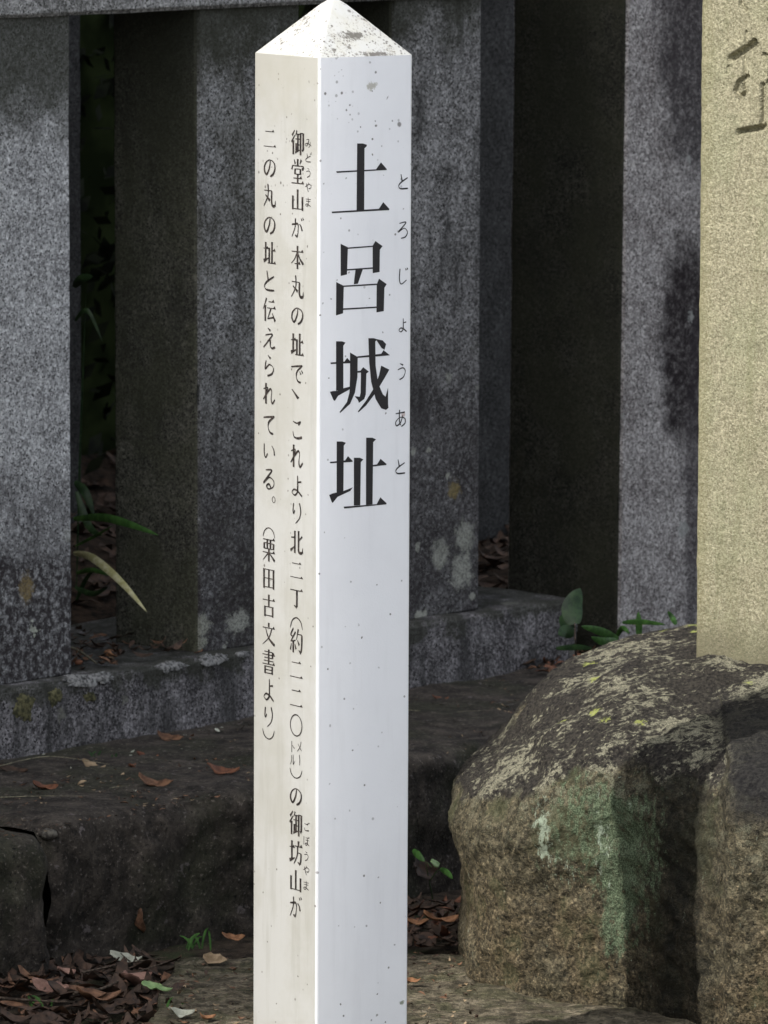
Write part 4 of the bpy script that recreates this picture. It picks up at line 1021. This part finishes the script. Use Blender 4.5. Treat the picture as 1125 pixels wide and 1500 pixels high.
# seedling right of the white post
e = plant('seedling', on_z(632, 1316, .01), 'small three leaved green seedling at the foot of the ledge right of the white post', 'seedling', [
    ([(605, 1245, 7.55), (613, 1253, 7.53), (622, 1262, 7.52)], .0085, 6), ([(645, 1273, 7.5), (655, 1278, 7.48), (663, 1287, 7.46)], .0075, 6)])
place_leaf('blade', at(637, 1266, 7.48), .017, .014, R(50), (.9, .2), .1, .1, LB[7], seed=5, lift=0).parent = None
o = bpy.data.objects[-1] if False else [x for x in col.objects if x.name.startswith('blade')][-1]
for k in ('label', 'category', 'group'):
    if k in o: del o[k]
o.name = 'round_leaf'; o.parent = e; o.location = o.location - e.location
o = tube(smooth3([on_z(634, 1318, .0), at(630, 1296, 7.55), at(624, 1264, 7.52), at(632, 1270, 7.50)]), .0009, LB[6], 'stem', e)
o = tube(smooth3([at(630, 1290, 7.54), at(640, 1276, 7.5), at(646, 1273, 7.5)]), .0008, LB[6], 'stem', e)
# weeds behind the boulder
e = plant('weed', on_z(850, 985, LZ), 'dark leafy weed with one upright oval leaf at the end of the kerb', 'plant', [
    ([(842, 915, 7.95), (838, 890, 7.97), (850, 862, 7.98)], .028, 8),
    ([(815, 950, 7.9), (845, 948, 7.88), (868, 950, 7.85)], .008, 8),
    ([(825, 900, 8.0), (832, 915, 7.98), (838, 925, 7.96)], .020, 8), ([(840, 930, 7.96), (828, 925, 7.95), (818, 930, 7.94)], .018, 8)])
tube(smooth3([on_z(846, 985, LZ), at(843, 950, 7.93), at(842, 912, 7.95)]), .0022, TWIG, 'stem', e)
plant('fern', on_z(880, 960, LZ), 'bright green serrated fern fronds sticking out behind the top left of the boulder', 'fern', [
    ([(905, 936, 7.75), (880, 925, 7.7), (851, 917, 7.66)], .011, 6), ([(905, 938, 7.75), (885, 940, 7.7), (866, 933, 7.68)], .011, 6),
    ([(903, 934, 7.78), (912, 920, 7.76), (922, 928, 7.74)], .007, 6)])
plant('fern', on_z(930, 960, LZ), 'green fern sprig in front of the stained stone pillar, beside the monument', 'fern', [
    ([(936, 935, 7.8), (936, 915, 7.8), (935, 896, 7.8)], .009, 6), ([(912, 912, 7.8), (940, 911, 7.78), (975, 915, 7.75)], .007, 6),
    ([(990, 915, 7.7), (985, 905, 7.72), (978, 895, 7.72)], .007, 6), ([(915, 911, 7.8), (930, 913, 7.8), (945, 915, 7.8)], .004, 10)])
def tuft(name, px, py, z, nb, h, label, seed, mt=6):
    rnd = random.Random(seed); p0 = on_z(px, py, z); e = empty(name, p0, label, 'grass tuft')
    for k in range(nb):
        b = p0 + Vector((rnd.uniform(-.02, .02), rnd.uniform(-.01, .01), 0)); a = rnd.uniform(-1, 1); hh = h * rnd.uniform(.5, 1.15)
        blade(e, [b, b + Vector((a * hh * .25, 0, hh * .5)), b + Vector((a * hh * .6, 0, hh * .85)), b + Vector((a * hh * 1.0, -hh * .1, hh))], .0028, LB[mt])
tuft('grass_tuft', 296, 1390, 0.008, 9, .026, 'small grass tuft where the mossy slab meets the ledge left of the white post', 1)
tuft('grass_tuft', 246, 1486, 0.01, 5, .018, 'tiny grass tuft at the bottom edge beside the cream leaf', 2)
tuft('grass_tuft', 58, 1474, 0.012, 4, .014, 'low green grass sprig in the litter near the left border', 3)
tuft('grass_tuft', 152, 1112, LZ, 7, .010, 'thin dark grass growing from the ledge below the kerb', 4, 8)
# moss / debris stones
m = NT('pebble_stone', 0.9, 0.2); PEB = m.done(m.mix(m.rng(m.noise(150, 3, 0.7), 0.4, 0.6), (0.05, 0.045, 0.04), (0.14, 0.13, 0.11)))
def pebble(p, r, label, mat=PEB, sq=(1, .8, .6)):
    V = []; F = []; A_, B_ = 12, 8
    for i in range(B_ + 1):
        for j in range(A_):
            th = math.pi * i / B_; ph = 2 * math.pi * j / A_
            d = Vector((math.sin(th) * math.cos(ph) * sq[0], math.sin(th) * math.sin(ph) * sq[1], math.cos(th) * sq[2]))
            V.append(d * r * (1 + .2 * noise.noise(d * 2 + p * 30)))
    for i in range(B_):
        for j in range(A_): F.append((i * A_ + j, (i + 1) * A_ + j, (i + 1) * A_ + (j + 1) % A_, i * A_ + (j + 1) % A_))
    o = mesh('pebble', V, F, mat); o.location = p; return tag(o, label, 'pebble')
pebble(on_z(71, 1222, LZ - .008), .011, 'grey pebble stuck in the joint between the two ledge stones')
pebble(on_z(160, 957, KZ + .006), .008, 'reddish pebble on the kerb in the gap beside the left pillar', LB[9])
pebble(on_z(115, 970, KZ + .006), .006, 'small orange brown pebble touching the left pillar on the kerb', LB[1])
pebble(on_z(162, 964, KZ + .003), .005, 'small tan pebble just below the reddish one', LB[2], (1, .7, .4))

# ------------------------------------------------------------------ surroundings outside the frame: hedges and trees added to block light, wood behind
m = NT('hedge_foliage', 0.7, 0.2)
HED = m.done(m.mix(m.rng(m.noise(6, 4, 0.6), 0.4, 0.6), (0.020, 0.040, 0.014), (0.050, 0.085, 0.028)))
m = NT('hedge_core', 1.0, 0.0); CORE = m.done(m.mix(m.rng(m.noise(8, 4, 0.6), 0.4, 0.6), (0.010, 0.014, 0.006), (0.022, 0.030, 0.012)))
m = NT('trunk_bark', 0.95, 0.1); BARK = m.done(m.mix(m.rng(m.noise(1, 4, 0.6, m.scaled(m.P, (30, 30, 5))), 0.4, 0.6), (0.03, 0.024, 0.018), (0.09, 0.07, 0.05)))
def leaf_cloud(V, F, p, r, rnd, size):
    d = Vector((rnd.gauss(0, 1), rnd.gauss(0, 1), rnd.gauss(0, 1))).normalized()
    a = d.orthogonal().normalized(); b = d.cross(a); s_ = size * rnd.uniform(.6, 1.3); o = len(V)
    V += [p - a * s_, p + b * s_ * .5, p + a * s_, p - b * s_ * .5]; F.append((o, o + 1, o + 2, o + 3))
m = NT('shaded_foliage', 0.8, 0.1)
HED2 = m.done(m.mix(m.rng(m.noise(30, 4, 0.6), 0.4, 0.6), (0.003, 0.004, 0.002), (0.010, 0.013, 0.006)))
def hedge(name, t0, t1, q0, q1, z1, label, n_leaf, seed, lm=None, ls=.035):
    e = empty(name, fp((t0 + t1) / 2, (q0 + q1) / 2, 0), label, 'hedge'); rnd = random.Random(seed)
    V = []; F = []
    def box(t, q, z):
        p = fp(t, q, z); return p + Vector((.06 * fbm(p, 2, 3), .06 * fbm(p + Vector((9, 0, 0)), 2, 3), .05 * fbm(p, 2.2, 3)))
    ins = .10; nt = max(4, int((t1 - t0) / .25)); nzz = max(4, int(z1 / .25))
    def sheet(fn, a, b):
        o = len(V)
        for i in range(a + 1):
            for j in range(b + 1): V.append(fn(i / a, j / b))
        for i in range(a):
            for j in range(b): F.append((o + i * (b + 1) + j, o + (i + 1) * (b + 1) + j, o + (i + 1) * (b + 1) + j + 1, o + i * (b + 1) + j + 1))
    T0, T1, Q0, Q1, Z1 = t0 + ins, t1 - ins, q0 + ins, q1 - ins, z1 - ins
    sheet(lambda u, v: box(T0 + (T1 - T0) * u, Q1, Z1 * v), nt, nzz); sheet(lambda u, v: box(T0 + (T1 - T0) * u, Q0, Z1 * v), nt, nzz)
    sheet(lambda u, v: box(T0, Q0 + (Q1 - Q0) * u, Z1 * v), 4, nzz); sheet(lambda u, v: box(T1, Q0 + (Q1 - Q0) * u, Z1 * v), 4, nzz)
    sheet(lambda u, v: box(T0 + (T1 - T0) * u, Q0 + (Q1 - Q0) * v, Z1), nt, 4)
    mesh('inner_twigs', V, F, CORE, e)
    V = []; F = []
    for k in range(n_leaf):
        t = rnd.uniform(t0, t1); q = rnd.uniform(q0, q1); z = rnd.uniform(0.02, z1)
        f = rnd.choice([0, 0, 0, 1, 2, 3, 4])
        if f == 0: q = q1 - rnd.random() * .12
        elif f == 1: q = q0 + rnd.random() * .12
        elif f == 2: t = t1 - rnd.random() * .12
        elif f == 3: t = t0 + rnd.random() * .12
        else: z = z1 - rnd.random() * .12
        leaf_cloud(V, F, box(t, q, z), 1, rnd, ls)
    mesh('foliage', V, F, lm or HED, e, False)
hedge('shade_hedge', -8.5, -2.3, -2.4, -0.32, 5.0, 'tall added hedge, unseen beyond the left border, that shades the fence and ledge', 26000, 31)  # added out of view to keep the sun off fence and ledge
hedge('shade_hedge', -2.2, 7.0, -2.5, -1.45, 3.2, 'unlit dense hedge close behind the rear row of pillars', 60000, 32, HED2, .022)
def shade_side_hedge(y0, y1, x0, x1, z1, label, n_leaf, seed):
    global FD, FN, O
    sv = (FD, FN, O); FD, FN, O = Vector((0, 1, 0)), Vector((1, 0, 0)), Vector((0, 0, 0))
    hedge('shade_hedge', y0, y1, x0, x1, z1, label, n_leaf, seed); FD, FN, O = sv
shade_side_hedge(-7, 5.6, -5.2, -4.2, 4.5, 'long tall added hedge, unseen, that cuts light from the left', 30000, 33)  # added out of view to dim the left-facing surfaces
def tree(name, loc, h, cr_, label, seed, n_leaf=7000):
    rnd = random.Random(seed); e = empty(name, loc, label, 'tree', 'trees beyond the fence')
    pts = [loc + Vector((.2 * noise.noise(Vector((i, seed, 0))), .2 * noise.noise(Vector((i, seed, 5))), h * i / 7)) for i in range(8)]
    tube(smooth3(pts, 3), .16, BARK, 'trunk', e, sides=10)
    for k in range(6):
        a = rnd.uniform(0, 6.28); b = pts[2 + k % 5]
        tube(smooth3([b, b + Vector((math.cos(a), math.sin(a), .5)) * cr_ * .4, b + Vector((math.cos(a), math.sin(a), .9)) * cr_ * .75]), .06, BARK, 'limb', e)
    V = []; F = []
    lobes = [(loc + Vector((rnd.uniform(-1, 1) * cr_ * .7, rnd.uniform(-1, 1) * cr_ * .7, h * rnd.uniform(.18, 1.0))), cr_ * rnd.uniform(.35, .6)) for _ in range(16)]
    for k in range(n_leaf):
        c_, r = rnd.choice(lobes); d = Vector((rnd.gauss(0, 1), rnd.gauss(0, 1), rnd.gauss(0, 1))).normalized() * r * rnd.random() ** .4
        p = c_ + d
        if p.z > .2: leaf_cloud(V, F, p, 1, rnd, .10)
    mesh('crown', V, F, HED, e, False)
for i, (x, y, h, lab) in enumerate([(-6.5, -4.5, 8, 'added unseen evergreen behind the long hedge, nearer of two that cut sky light'), (-8.0, -8.5, 9, 'added unseen evergreen, farther of two that cut sky light')]):
    tree('evergreen_tree', Vector((x, y, 0)), h, 2.3, lab, 60 + i, 9000)  # this pair is added out of view to block sky light from the left
for i, (t, q, h) in enumerate([(-3.5, -4.6, 6), (-1.2, -4.0, 6.5), (1.0, -4.3, 6), (3.0, -4.6, 7), (5.2, -4.2, 6), (0.0, -6.5, 8), (4.0, -7, 8)]):
    tree('evergreen_tree', fp(t, q, 0.9), h, 2.0, 'dark dense evergreen in the unlit wood behind the fence', 40 + i)
